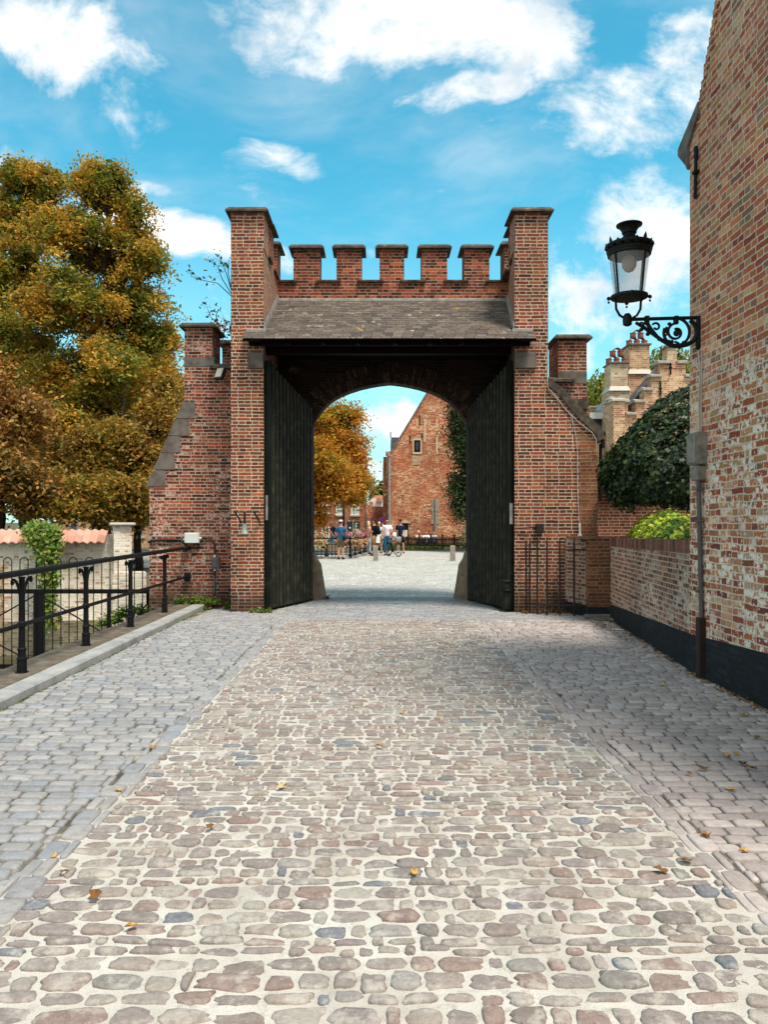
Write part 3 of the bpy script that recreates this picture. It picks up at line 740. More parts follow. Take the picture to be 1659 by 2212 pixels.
    for r in range(rows):
        y0 = ye-.02+r*dy; lo, hi = (-2.39, 2.68) if y0 < 13.42 else (-2.05, 2.345+max(0, (y0-13.5))*.1)
        x = lo+(r % 2)*.09
        if x > lo: x0s = [(lo, x)]
        else: x0s = []
        while x < hi: x0s.append((x, min(x+rg.uniform(.165, .195), hi))); x = x0s[-1][1]
        for (a, b) in x0s:
            if b-a < .03: continue
            j = rg.uniform(-.004, .004); y1 = y0+dy*1.7; z0 = ze+(y0-ye)*sl+.012+rg.uniform(0, .003); z1 = ze+(y1-ye)*sl-.004
            if y1 > yt: z1 = z1-(y1-yt)*sl; y1 = yt
            m.add([(a+.005, y0+j, z0), (b-.005, y0+j, z0), (b-.003, y1, z1), (a+.003, y1, z1), (a+.003, y0+j, z0-.009), (b-.003, y0+j, z0-.009)], [(0, 1, 2, 3), (4, 5, 1, 0), (4, 0, 3), (1, 5, 2)])
    m.build('slates', M['slate'], rf)
    m = MB(); m.box(-2.06, 2.54, YB-.09, YB-.031, 5.97, 6.04, ch=.012)
    for (xa, xb, t0) in ((-2.065, -2.035, 0), (2.33, 2.36, 1)):
        n = 10
        for i in range(n):
            y0 = 13.5+(yt-13.5)*i/n; y1 = 13.5+(yt-13.5)*(i+1)/n; z0 = ze+(y0-ye)*sl; z1 = ze+(y1-ye)*sl; e = .1*(y0-13.5)*t0
            m.box(xa+e, xb+e, y0, y1, z0-.02, z1+.06)
    m.box(-2.36, -2.02, 13.42, 13.498, ze+.17, ze+.235, ch=.01); m.box(2.3, 2.66, 13.42, 13.498, ze+.17, ze+.235, ch=.01)
    m.build('flashing', M['lead'], G)
    # eave beam, rafters ends
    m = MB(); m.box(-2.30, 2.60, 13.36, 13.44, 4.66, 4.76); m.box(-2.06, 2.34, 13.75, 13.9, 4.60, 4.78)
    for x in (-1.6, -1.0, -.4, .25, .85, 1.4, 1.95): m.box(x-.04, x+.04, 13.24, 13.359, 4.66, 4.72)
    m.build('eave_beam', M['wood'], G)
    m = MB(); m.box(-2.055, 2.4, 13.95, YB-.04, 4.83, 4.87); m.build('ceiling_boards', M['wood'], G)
    # corbel stones
    for (a, b) in ((-2.33, -2.066), (2.346, 2.72)):
        m = MB(); m.box(a, b, 13.44, 13.6, 4.28, 4.56, ch=.01); m.build('corbel', M['stone'], G)
    # guard stones
    for sx, xx in ((1, cx-hw), (-1, cx+hw)):
        m = MB(); vs = []; fs = []; n = 8
        for i in range(n+1):
            z = -.05+1.02*i/n; k = i/n; w = .30-.16*k if i < n-1 else (.10 if i == n-1 else .04)
            w = w if k < .95 else .06
            for a in range(9):
                t = PI*a/8; vs.append((xx+sx*(math.sin(t)*w-.02), YB2-.1+math.cos(t)*-.19, z))
        for i in range(n):
            for a in range(8): fs.append((i*9+a, i*9+a+1, (i+1)*9+a+1, (i+1)*9+a))
        fs.append(tuple(range(n*9, n*9+9))); m.add(vs, fs); m.build('guard_stone', M['guard'], G, True)
def cap(m, x0, x1, y0, y1, z):
    t = .055; s = .05
    v = [(x0, y0, z), (x1, y0, z), (x1, y1, z), (x0, y1, z), (x0, y0, z+.03), (x1, y0, z+.03), (x1, y1, z+.03), (x0, y1, z+.03),
         (x0+s, y0+s, z+.03+t), (x1-s, y0+s, z+.03+t), (x1-s, y1-s, z+.03+t), (x0+s, y1-s, z+.03+t)]
    m.add(v, [(3, 2, 1, 0), (0, 1, 5, 4), (1, 2, 6, 5), (2, 3, 7, 6), (3, 0, 4, 7), (4, 5, 9, 8), (5, 6, 10, 9), (6, 7, 11, 10), (7, 4, 8, 11), (8, 9, 10, 11)])
def slope(m, x0, x1, y0, y1, z):
    m.prism([(y0, z-.025), (y1, z-.025), (y1, z+.02), (y0+.2, z+.055), (y0, z+.01)], x0, x1, 'x')
M['voussoir'] = islandmat('arch brick', ['#2b1811', '#341d13', '#23130d', '#3c2316', '#46301e'], .85, .2, 14, .4, .003)  # ring colours darkened along with the shade painted into the arch wall
gate()
# doors
def door(A, B, zh, zf, side):
    """leaf from hinge A to free edge B (plan points); hinge height zh, free edge height zf"""
    A = Vector((A[0], A[1], 0)); B = Vector((B[0], B[1], 0)); d = (B-A); L = d.length; d.normalize(); n = Vector((d.y, -d.x, 0))
    if n.x*side < 0: n = -n        # n points towards the passage
    Mx = Matrix(((d.x, n.x, 0, A.x), (d.y, n.y, 0, A.y), (0, 0, 1, 0), (0, 0, 0, 1)))
    e = G
    leaf = MB(Mx); zb = .05
    leaf.prism([(0, zb), (L, zb), (L, zf), (0, zh)], -.03, .03, 'y'); lf = leaf.build('door_leaf', M['door'], e)
    r = MB(Mx); k = 12
    for i in range(k):
        u = L*(i+.7)/(k+.4); zt = zh+(zf-zh)*u/L-.04
        r.prism([(u-.026, .031), (u-.014, .070), (u+.014, .070), (u+.026, .031)], zb+.02, zt, 'z')
    for z in (.62, .70, 1.62, 1.72, 2.62, 2.72, 3.5, 3.6):
        for i in range(k):
            u = L*(i+.2)/(k+.4)
            r.box(u-.012, u+.012, .031, .052, z-.012, z+.012, ch=.004)
    r.build('ribs', M['rib'], lf)
    s = MB(Mx); s.box(L-.001, L+.055, -.05, .07, zb-.02, zf+.02, ch=.012); s.build('meeting_stile', M['door'], lf)
    if side > 0:
        h = MB(Mx); h.box(L+.056, L+.064, -.02, .02, 1.62, 2.06); h.build('lock_plate', M['lead'], lf)
        h = MB(Mx); h.box(L*.78, L*.84, .031, .056, 1.84, 1.92); h.build('peep_hole', M['iron'], lf)
        h = MB(Mx); h.box(L*.52, L*.995, .0305, .034, 2.90, 2.925); h.build('wicket_joint', M['iron'], lf)
    else:
        h = MB(Mx); h.box(L+.056, L+.066, -.03, .03, 1.55, 1.92); h.build('lock_plate', M['lead'], lf)
        c = MB(Mx); c.box(L-.10, L+.07, .03, .11, .04, .36, ch=.01); c.box(L-.115, L+.085, .03, .125, .36, .40, ch=.008); c.box(L-.10, L+.07, .03, .11, .40, .52, ch=.01); c.box(L-.115, L+.085, .03, .125, .52, .56, ch=.008)
        c.build('stile_foot', M['door'], lf)
        h = MB(); p = Vector((2.36, 13.47, 1.47)); h.tube([p, p+Vector((.2, -.02, .02)), p+Vector((.38, .0, .03))], .012, 6); h.box(2.72, 2.84, 13.40, 13.499, 1.40, 1.56, ch=.01); h.build('door_hook', M['rustiron'], G)
door((-1.40, 15.32), (-2.0, 13.62), 3.85, 4.42, 1)
door((1.77, 15.32), (2.285, 13.62), 3.85, 4.42, -1)

# wing walls
def wings():
    Y = 14.2; m = MB(); x = lambda p: PX(p, Y); z = lambda p: PZ(p, Y)
    m.prism([(x(322), -2), (x(322), z(1050)), (x(398), z(872)), (x(398), z(792)), (GX0+.003, z(792)), (GX0+.003, -2)], Y, Y+.9, 'y')
    wl = m.build('wing_wall', M['gate_brick'], G)
    # raking stones (each block one course of the slope, 3 mm proud)
    n = 5; x0, z0, x1, z1 = x(317), z(1052), x(397), z(868)
    for i in range(n):
        a, b = i/n, (i+1)/n; xa, za = x0+(x1-x0)*a, z0+(z1-z0)*a+.008; xb, zb = x0+(x1-x0)*b, z0+(z1-z0)*b-.008
        m = MB(); xr = xb+.20+.03*(i % 2); m.prism([(xa-.02, za), (xb-.02, zb), (xr, zb), (xr, za)], Y-.012-.004*(i % 2), Y+.91, 'y'); m.build('raking_stone', M['stone'], wl)
    m = MB(); m.box(x(397), x(462), Y-.006, Y+.72, z(792), z(772)); m.build('stone_band', M['stone'], wl)
    xa, xb = x(398), x(458)
    m = MB(); m.box(xa, xb, Y, Y+.7, z(772), z(708)); o = m.build('merlon', M['gate_brick'], G)
    c = MB(); cap(c, xa-.085, xb+.09, Y-.09, Y+.79, z(708)); c.build('coping', M['coping'], o)
    m = MB(); m.box(-3.22, -2.75, Y+1.35, Y+1.8, z(820), z(708)); o = m.build('merlon', M['gate_brick'], G)
    c = MB(); cap(c, -3.3, -2.68, Y+1.27, Y+1.88, z(708)); c.build('coping', M['coping'], o)
    m = MB(); m.box(-3.22, -2.65, Y+.9, Y+1.9, -1.9, z(800)); m.build('wing_wall', M['gate_brick'], G)
    c = MB(); c.prism([(Y-.10, z(795)-.02), (Y+.95, z(795)-.02), (Y+.95, z(795)+.04), (Y+.1, z(795)+.10), (Y-.10, z(795)+.03)], x(455), GX0-.003, 'x'); c.build('coping', M['coping'], wl)
    # right wing
    Y = 13.5; x = lambda p: PX(p, Y); z = lambda p: PZ(p, Y)
    m = MB(); top = [(GX1+.002, z(835)), (x(1205), z(850)), (x(1232), z(885)), (x(1262), z(915)), (x(1288), z(940)), (x(1291), z(955))]
    m.prism([(GX1+.002, -.1)]+top+[(x(1292), -.1)], Y+.001, Y+.42, 'y')
    wr = m.build('wing_wall', M['pier_brick'], G)
    m = MB(); m.prism([(x(1252), -.1), (x(1252), z(925)), (x(1290), z(960)), (x(1293), -.1)], Y-.008, Y+.43, 'y'); m.build('patched_strip', M['rough_brick'], wr)
    m = MB(); t2 = [(a, b+.0) for a, b in top]; nn = len(t2)
    up = [(GX1, z(818)), (x(1215), z(838)), (x(1242), z(870)), (x(1272), z(900)), (x(1300), z(926)), (x(1306), z(945))]
    m.prism(t2+up[::-1], Y-.05, Y+.47, 'y'); m.build('raking_coping', M['coping'], wr)
    Y = 14.5; x = lambda p: PX(p, Y); z = lambda p: PZ(p, Y)
    xa, xb = x(1206), x(1268)
    m = MB(); m.box(xa, xb, Y, Y+.8, z(803), z(735)); o = m.build('merlon', M['gate_brick'], G); o2 = o
    c = MB(); cap(c, xa-.09, xb+.09, Y-.09, Y+.89, z(733)); c.build('coping', M['coping'], o)
    m = MB(); m.box(xa, xb+.003, Y-.006, Y+.81, z(828), z(803)); m.build('stone_band', M['stone'], o)
    m = MB(); m.box(GX1+.003, xb, Y+.001, Y+.80, z(862), z(828)); m.build('wing_wall', M['gate_brick'], G)
    m = MB(); m.box(GX1+.004, xb+.02, Y-.03, Y+.81, z(884), z(862)); m.build('stone_band', M['coping'], o)
    m = MB(); m.box(GX1+.005, xb+.06, Y+.003, Y+.79, -.1, z(884)); m.build('wing_wall', M['rough_brick'], G)
    c = MB(); c.prism([(Y-.10, z(824)-.02), (Y+.8, z(824)-.02), (Y+.8, z(824)+.05), (Y+.1, z(824)+.10), (Y-.10, z(824)+.03)], GX1+.01, x(1240), 'x'); c.build('coping', M['coping'], o)
    m = MB(); hx = GX0-.004; m.prism([(hx-.11, 5.02), (hx-.13, 5.12), (hx-.05, 5.38), (hx, 5.42), (hx, 4.98)], 14.0, 14.3, 'y'); m.build('rain_hopper', M['cable'], G)
    # small tiled eave at the end of the sloping wall
    m = MB()
    for i in range(6):
        yy = 13.75+i*.16; m.add([(3.70, yy, 3.33), (4.02, yy, 3.04), (4.02, yy+.15, 3.04), (3.70, yy+.15, 3.33), (3.70, yy, 3.37), (4.05, yy, 3.08), (4.05, yy+.15, 3.06), (3.70, yy+.15, 3.35)], [(0, 3, 2, 1), (4, 5, 6, 7), (0, 1, 5, 4), (1, 2, 6, 5), (2, 3, 7, 6)])
    m.build('eave_tiles', M['old_tile'], G)
    m = MB(); m.tube([(3.97, 13.72, 3.02), (3.97, 13.72, 2.9)], .04, 8); m.tube([(3.98, 13.9, 3.0), (3.98, 13.9, 2.0)], .03, 8); m.build('drain_pipe', M['cable'], G)
wings()
# ------------------------------------------------------------------ left: handrail, canal grille, walls
def handrail():
    e = empty('handrail', (-3.57, 10, .096), 'black cast iron handrail on the raised kerb, running along the canal to the gatehouse', 'handrail')
    zt = lambda y: 1.10+.004*(y-10); X = -3.575
    m = MB(); pts = [(X, y, zt(y)) for y in (-2, 4, 8, 12, 14.15)]
    for a, b in zip(pts, pts[1:]):
        sec = [(-.05, -.012), (-.03, -.03), (.03, -.03), (.05, -.012), (.045, .018), (0, .03), (-.045, .018)]
        vs = [(a[0]+p, a[1], a[2]+q) for p, q in sec]+[(b[0]+p, b[1], b[2]+q) for p, q in sec]; k = len(sec)
        m.add(vs, [(i, (i+1) % k, (i+1) % k+k, i+k) for i in range(k)]+[tuple(range(k-1, -1, -1)), tuple(range(k, 2*k))])
    m.build('top_rail', M['iron'], e)
    m = MB(); m.tube([(X, -2, .56), (X, 14.18, .58)], .022, 10); m.tube([(X, 14.10, .58), (X, 14.19, .58)], .055, 8); m.box(X-.05, X+.06, 14.12, 14.195, .5, .66, ch=.01)
    m.box(X-.05, X+.05, 14.10, 14.195, 1.07, 1.15, ch=.01); m.build('middle_rail', M['iron'], e)
    first = None
    for y in (4.3, 5.95, 7.64, 9.3, 10.95, 12.68):
        h = zt(y)-.096-.03
        if first is None:
            m = MB(); m.lathe([(.062, 0), (.062, .010), (.047, .012), (.047, .13), (.052, .135), (.050, .15), (.036, .158), (.038, .22), (.044, .225), (.044, .24), (.032, .25), (.030, .45), (.042, .455), (.042, .50), (.031, .51), (.028, h-.02), (.036, h)], (X, y, .096), 14)
            for s in (-1, 1):
                pp = [(X, y+s*(.025+.16*(1-math.cos(t))), .096+h-.30+.285*math.sin(t)) for t in [i*PI/2/8 for i in range(9)]]
                m.tube(pp, .014, 6)
                m.tube([(X, y+s*.19, .096+h-.01), (X, y+s*.21, .096+h-.03), (X, y+s*.20, .096+h-.055), (X, y+s*.175, .096+h-.045)], .014, 6)
                m.ball((X, y+s*.20, .096+h-.05), .02, seg=6, rings=4)
            first = m.build('post', M['iron'], e, True); fy = y
        else:
            c = first.copy(); COL.objects.link(c); c.parent = e; c.location = (0, y-fy, 0)
handrail()
def grille():
    Y = 14.32; e = empty('canal_grille', (-6.5, Y, -1.2), 'tall black hoop topped iron grille standing in the canal beside the gatehouse wing', 'grille')
    m = MB()
    x = -4.45; k = 0
    while x > -13:
        zt = .93
        pts = [(x, Y, -1.4), (x, Y, zt-.08)]+[(x-.076+.076*math.cos(t), Y, zt-.08+.076*math.sin(t)) for t in [i*PI/8 for i in range(1, 8)]]+[(x-.152, Y, zt-.08), (x-.152, Y, -1.4)]
        m.tube(pts, .010, 5); x -= .305
    m.build('hoop_bars', M['iron'], e)
    m = MB(); m.box(-13.5, -4.31, Y+.012, Y+.07, .25, .33, ch=.006); m.box(-13.5, -6.9, Y+.012, Y+.07, -1.15, -1.07, ch=.006)
    m.build('cross_rail', M['iron'], e)
    for xx in (-6.42, -9.0, -5.1-.0):
        m = MB(); wdt = .075 if xx < -5.5 else .02; m.box(xx-wdt, xx+wdt, Y+.014, Y+.12, -1.6, .249, ch=.006); m.build('post', M['iron'], e)
    for (a, b) in (((-6.35, .2), (-4.35, -1.0)), ((-6.5, .2), (-8.6, -1.0)), ((-8.9, .2), (-6.4, -1.1)), ((-5.2, -1.0), (-4.35, .1))):
        m = MB(); m.tube([(a[0], Y+.05, a[1]), (b[0], Y+.05, b[1])], .014, 6); m.build('brace', M['iron'], e)
grille()

def pantiles(m, p0, p1, depth, rise, tw=.21, rows=2, side=-1, rg=random.Random(2)):
    """clay pantiles between two ridge points, falling towards the camera by depth with the given rise"""
    p0 = Vector(p0); p1 = Vector(p1); L = (p1-p0).length; d = (p1-p0).normalized(); n = Vector((d.y, -d.x, 0))*1.0
    k = int(L/tw)
    for r in range(rows):
        for i in range(k):
            a0 = r/rows; a1 = min(1.0, (r+1.12)/rows); dz = rg.uniform(-.006, .006); ds = rg.uniform(-.01, .01)
            vs = []; fs = []
            for q, a in enumerate((a0, a1)):
                for j in range(7):
                    u = (i+j/6*1.06)*tw; h = .019*math.sin(j/6*2*PI)+.012
                    p = p0+d*u+n*(depth*a+ds*q); vs.append((p.x, p.y, p.z-rise*a+h+(.022*(1-q) if r else .0)+.016*q+dz))
            nb = len(vs)
            for j in range(6): fs.append((j, j+1, 7+j+1, 7+j))
            # front lip
            for j in range(7): x, y, z = vs[7+j]; vs.append((x, y, z-.022))
            for j in range(6): fs.append((7+j, 7+j+1, 14+j+1, 14+j))
            m.add(vs, fs)
def white_wall():
    e = empty('limewashed_wall', (-8, 17, -1.3), 'long limewashed brick wall rising from the canal, capped with orange clay tiles', 'garden wall')
    A = Vector((-15, 16.0, 0)); B = Vector((-6.05, 17.35, 0)); d = (B-A).normalized(); n = Vector((d.y, -d.x, 0))
    def wall(a, b, z0, z1, t0, t1):
        m = MB(); a = A+d*a; b = A+d*b
        q = [a+n*t0, b+n*t0, b+n*t1, a+n*t1]; m.prism([(v.x, v.y) for v in q], z0, z1, 'z'); return m
    L = (B-A).length
    w = wall(0, L, -1.6, 1.10, .0, -.4).build('wall', M['white_brick'], e)
    for s in (L-2.75, ):
        wall(s, s+.42, -1.6, .62, .14, .001).build('pilaster', M['rough_white'], e)
    m = wall(0, L, -1.6, -.62, .10, .001); m.build('plinth', M['canalplinth'], e)
    m = MB(); p0 = A+Vector((0, 0, 1.40))-n*.12; p1 = B+Vector((0, 0, 1.40))-n*.12-d*.0; pantiles(m, p0, p1, .40, .28, tw=.165, rows=2)
    m2 = MB(); 
    m.build('tiles', M['orange_tile'], e)
    m = wall(0, L, 1.10, 1.30, -.06, -.36); m.build('tile_bed', M['white_brick'], e)
    # end pier
    e2 = empty('wall_pillar', (-5.9, 17.4, -1.3), 'pale brick pillar with a flat stone cap at the end of the tiled wall', 'pillar')
    c = Vector((-5.85, 17.35, 0)); Mx = Matrix.Translation(c) @ Matrix.Rotation(math.radians(22), 4, 'Z')
    m = MB(Mx); m.box(-.19, .19, -.19, .19, .1, 1.50); m.build('shaft', M['white_brick'], e2)
    m = MB(Mx); m.box(-.27, .27, -.27, .27, 1.50, 1.57, ch=.02); m.build('cap', M['white_stone'], e2)
    m = MB(Mx); m.box(-.22, .50, -.24, .24, -1.6, .45); m.build('base', M['white_brick'], e2)
M['rough_white'] = brick('weathered pilaster brick', ['#b09c80', '#a08a6c', '#8a7256', '#c2b296', '#96644a'], '#b8a88c', seed=21, dirt=.5, dirtcol='#4a4030')
M['canalplinth'] = brick('mossy plinth', ['#8a806a', '#7a705a', '#9a9078', '#6c6450'], '#9a9078', seed=22, dirt=.7, dirtcol='#4a4a30')
white_wall()
# vine over the wall
def vine():
    e = empty('climbing_vine', (-7.6, 16.8, -1.2), 'green climbing vine hanging over the tiled limewashed wall', 'vine')
    pts = []; stem = MB()
    def add(px, py, Y, rx, ry, n): 
        for _ in range(n): pts.append(P(px+random.gauss(0, rx), py+random.gauss(0, ry), Y-abs(random.gauss(0, .07))))
    add(88, 1150, 16.55, 17, 9, 700); add(82, 1141, 16.75, 13, 6, 250); add(90, 1172, 16.5, 13, 10, 500); add(98, 1198, 16.5, 10, 14, 450)
    add(122, 1180, 16.55, 6, 16, 200); add(97, 1232, 16.5, 8, 20, 420); add(108, 1255, 16.5, 10, 22, 380); add(100, 1300, 16.45, 6, 22, 260); add(112, 1340, 16.4, 9, 12, 120)
    leaves('foliage', pts, .085, M['leaf_ivy'], e, tmpl=T_LOBE, up=.2, normals=np.array([0, -1, .4]), hang=.6)
    for k in range(6):
        x = 92+random.uniform(-12, 18); stem.tube([P(x+random.uniform(-8, 8), y, 16.62) for y in (1345, 1290, 1240, 1190, 1150)], .010, 5)
    stem.build('stem', M['bark'], e)
    e = empty('wall_weeds', (-5.9, 15.4, -.9), 'tuft of weeds and ferns growing at the foot of the limewashed wall', 'plant')
    pts = []
    for (px, py, n, r) in ((272, 1330, 200, 14), (250, 1345, 120, 10), (300, 1325, 100, 10), (225, 1352, 60, 12)):
        for _ in range(n): pts.append(P(px+random.gauss(0, r), py-abs(random.gauss(0, 9)), 16.2+random.uniform(-.1, .1)))
    leaves('foliage', pts, .10, M['weed'], e, up=.4, hang=-.4)
vine()
# boxes, cables, bell on the gatehouse
def boxes():
    Y = 14.2
    e = empty('junction_box', P(415, 1173, Y-.05), 'white plastic junction box on the left wing wall above the end of the handrail', 'junction box')
    x0, z0, _ = P(401, 1173, Y)[0], PZ(1173, Y), 0; x1, z1 = PX(432, Y), PZ(1151, Y)
    m = MB(); m.box(x0, x1, Y-.11, Y-.002, z0, z1, ch=.008); m.box(x0+.006, x1-.006, Y-.118, Y-.109, z0+.006, z1-.006, ch=.003); m.build('lid', M['plastic'], e)
    for (cx, cz) in ((x0+.02, z0+.02), (x1-.02, z0+.02), (x0+.02, z1-.02), (x1-.02, z1-.02)): mm = MB(); mm.box(cx-.006, cx+.006, Y-.121, Y-.1185, cz-.006, cz+.006); mm.build('screw', M['lead'], e)
    m = MB(); m.tube([(x0-.03, Y-.06, z0+.07), (x0+.001, Y-.06, z0+.07)], .02, 8); m.build('gland', M['whitepaint'], e)
    m = MB(); m.tube([(x1-.001, Y-.06, z0+.09), (x1+.04, Y-.06, z0+.09)], .022, 8); m.build('gland', M['whitepaint'], e)
    e = empty('meter_box', P(467, 1228, Y-.05), 'small dark grey electrical box on the left wing wall above a blue striped pipe', 'electrical box')
    x0, x1, z0, z1 = PX(459, Y), PX(475, Y), PZ(1228, Y), PZ(1203, Y)
    m = MB(); m.box(x0, x1, Y-.10, Y-.002, z0, z1, ch=.012); m.box(x0+.02, x1-.035, Y-.115, Y-.099, z0+.03, z1-.03, ch=.006); m.build('case', M['greyplastic'], e)
    for (gx, ga, gb, gr_) in ((x0+.045, z1-.001, z1+.04, .018), (x0+.045, z0+.001, z0-.04, .018), (x1-.03, z0+.001, z0-.02, .012)): m = MB(); m.tube([(gx, Y-.05, ga), (gx, Y-.05, gb)], gr_, 8); m.build('gland', M['whitepaint'], e)
    m = MB(); m.tube([(x0+.045, Y-.05, z0-.02), (x0+.045, Y-.045, .03)], .016, 8); m.build('pipe', M['cable'], e)
    m = MB(); m.box(x0+.040, x0+.050, Y-.0685, Y-.066, z0-.45, z0-.15); m.build('blue_stripe', M['bluestrip'], e)
    def cab(pts, r, mat, label, Y=Y-.03):
        m = MB(); m.tube([(PX(a, Y), Y, PZ(b, Y)) for a, b in pts], r, 6); o = m.build('cable', mat, None, True); tag(o, label, 'cable', 'cables on the gatehouse walls')
    cab([(434, 1162), (445, 1162), (454, 1164), (460, 1170), (464, 1180), (465, 1192), (464, 1202)], .016, M['cable'], 'thick black cable curving from the white junction box down to the grey box')
    cab([(319, 1172), (326, 1168), (340, 1167), (370, 1166), (390, 1166), (398, 1173), (402, 1178)], .022, M['cable'], 'black cable bundle entering the white junction box from the left')
    cab([(322, 1159), (330, 1157), (370, 1157), (410, 1156), (450, 1156.5), (496, 1156)], .007, M['whitecable'], 'thin pale cable running level above the white junction box')
    cab([(427, 1174), (430, 1181), (426, 1186), (420, 1184), (418, 1178), (422, 1173)], .011, M['cable'], 'loop of black cable hanging under the white junction box')
    cab([(472, 1229), (476, 1238), (482, 1242), (496, 1242.5)], .007, M['whitecable'], 'thin grey cable running from the grey box to the gate pier')
    Y2 = 13.46
    cab([(1104, 744), (1140, 743), (1176, 744), (1182, 752), (1183, 800), (1184, 838), (1198, 852), (1222, 884), (1250, 912), (1280, 935), (1288, 948), (1290, 975)], .008, M['whitecable'], 'grey cable along the sloping coping of the right wing', Y2-.02)
    cab([(1184, 842), (1200, 858), (1226, 888), (1236, 902), (1244, 935), (1248, 970), (1248, 1050), (1252, 1130)], .007, M['whitecable'], 'thin pale cable hanging down the right wing wall above the white pipe', Y2+.02)
    m = MB(); m.tube([(PX(1253, Y2), Y2, PZ(1130, Y2)), (PX(1256, Y2), Y2, .08)], .018, 8); m.box(PX(1253, Y2)-.03, PX(1253, Y2)+.03, Y2-.03, Y2+.03, PZ(1158, Y2), PZ(1153, Y2)); tag(m.build('conduit_pipe', M['whitepaint'], None), 'slim white vertical pipe on the right wing wall behind the curved railing', 'pipe')
    # floodlight
    Y = 14.1; e = empty('floodlight', P(478, 815, 14.19), 'small black floodlight tilted down on the left wing wall', 'floodlight')
    c = Vector(P(474, 807, 13.98)); Mx = Matrix.Translation(c) @ Euler((math.radians(-25), 0, math.radians(-28))).to_matrix().to_4x4()
    m = MB(Mx); m.box(-.09, .09, -.02, .05, -.12, .12, ch=.012); m.build('housing', M['cable'], e)
    m = MB(Mx); m.box(-.07, .07, -.026, -.0205, -.085, .10); m.build('lens', M['lens'], e)
    m = MB(); m.tube([c+Vector((.02, .03, -.10)), c+Vector((.05, .12, -.14)), (c.x+.05, 14.199, c.z-.14)], .014, 6); m.tube([c+Vector((.03, .2, -.16)), c+Vector((.17, .19, -.28)), c+Vector((.27, .17, -.36))], .008, 6); m.build('bracket', M['whitecable'], e)
    # bell
    Y = 13.46; e = empty('bell', P(528, 1160, 13.3), 'small greenish bronze bell hanging from rusty hooks on the left gate pier', 'bell')
    c = Vector(P(528, 1131, 13.22))
    m = MB(); m.lathe([(.013, .0), (.032, -.006), (.038, -.03), (.043, -.09), (.056, -.135), (.078, -.165), (.082, -.178), (.072, -.178)], (c.x, c.y, c.z), 16); m.build('bell_body', M['verdigris'], e, True)
    m = MB(); m.box(c.x-.02, c.x+.02, c.y-.012, c.y+.012, c.z-.002, c.z+.20); m.tube([(c.x-.15, c.y, c.z+.20), (c.x+.22, c.y, c.z+.20)], .012, 6); m.build('yoke', M['rustiron'], e)
    for dx in (-.14, .19): m = MB(); m.tube([(c.x+dx-.03, c.y-.02, c.z+.21), (c.x+dx+.03, 13.499, c.z+.02)], .016, 6); m.build('hook', M['rustiron'], e)
    m = MB(); m.tube([(c.x+.22, c.y, c.z+.20), (c.x+.22, 13.499, c.z+.20)], .010, 6); m.build('bracket', M['rustiron'], e)
boxes()
def tuft(name, label, spots, size, mat=None, cat='plant', tmpl=T_LOBE, up=.8):
    pts = []
    for (x, y, z, rx, ry, rz, n) in spots:
        for _ in range(n): pts.append((x+random.uniform(-rx, rx), y+random.uniform(-ry, ry), z+abs(random.gauss(0, rz))))
    o = leaves(name, pts, size, mat or M['weed'], tmpl=tmpl, up=up); return tag(o, label, cat)
tuft('weeds', 'low green weeds growing on the kerb at the foot of the left wing wall', [(-3.35, 14.0, .09, .42, .12, .055, 700)], .05)
tuft('weeds', 'tuft of weeds growing against the grey box pipe beside the left gate pier', [(-2.72, 13.95, .0, .12, .12, .07, 200), (-3.2, 13.85, .0, .15, .06, .03, 90)], .045)
tuft('weeds', 'small green weeds at the foot of the left gate door', [(-2.1, 13.42, .01, .2, .08, .03, 200)], .045)
tuft('weeds', 'yellowish tuft of grass at the foot of the left guard stone', [(-1.12, 15.7, .01, .06, .05, .04, 50)], .05)
tuft('leaf_litter', 'brown dead leaves gathered behind the curved railing', [(2.95, 13.36, .01, .5, .1, .02, 350)], .05, M['fallen'], 'leaf litter', up=1.5)

tuft('leaf_litter', 'crumbled brown leaves gathered along the foot of the garden wall and house at the right', [(3.22, 7.0, .008, .05, 1.2, .006, 260), (3.40, 10.5, .008, .14, 1.7, .006, 300)], .032, M['fallen'], 'leaf litter', up=2.5)
tuft('weeds', 'line of tiny weeds in the joint along the foot of the stone kerb', [(-3.19, 9.5, .004, .02, 4.2, .008, 420)], .026, M['weed'], 'weeds', up=1.2)
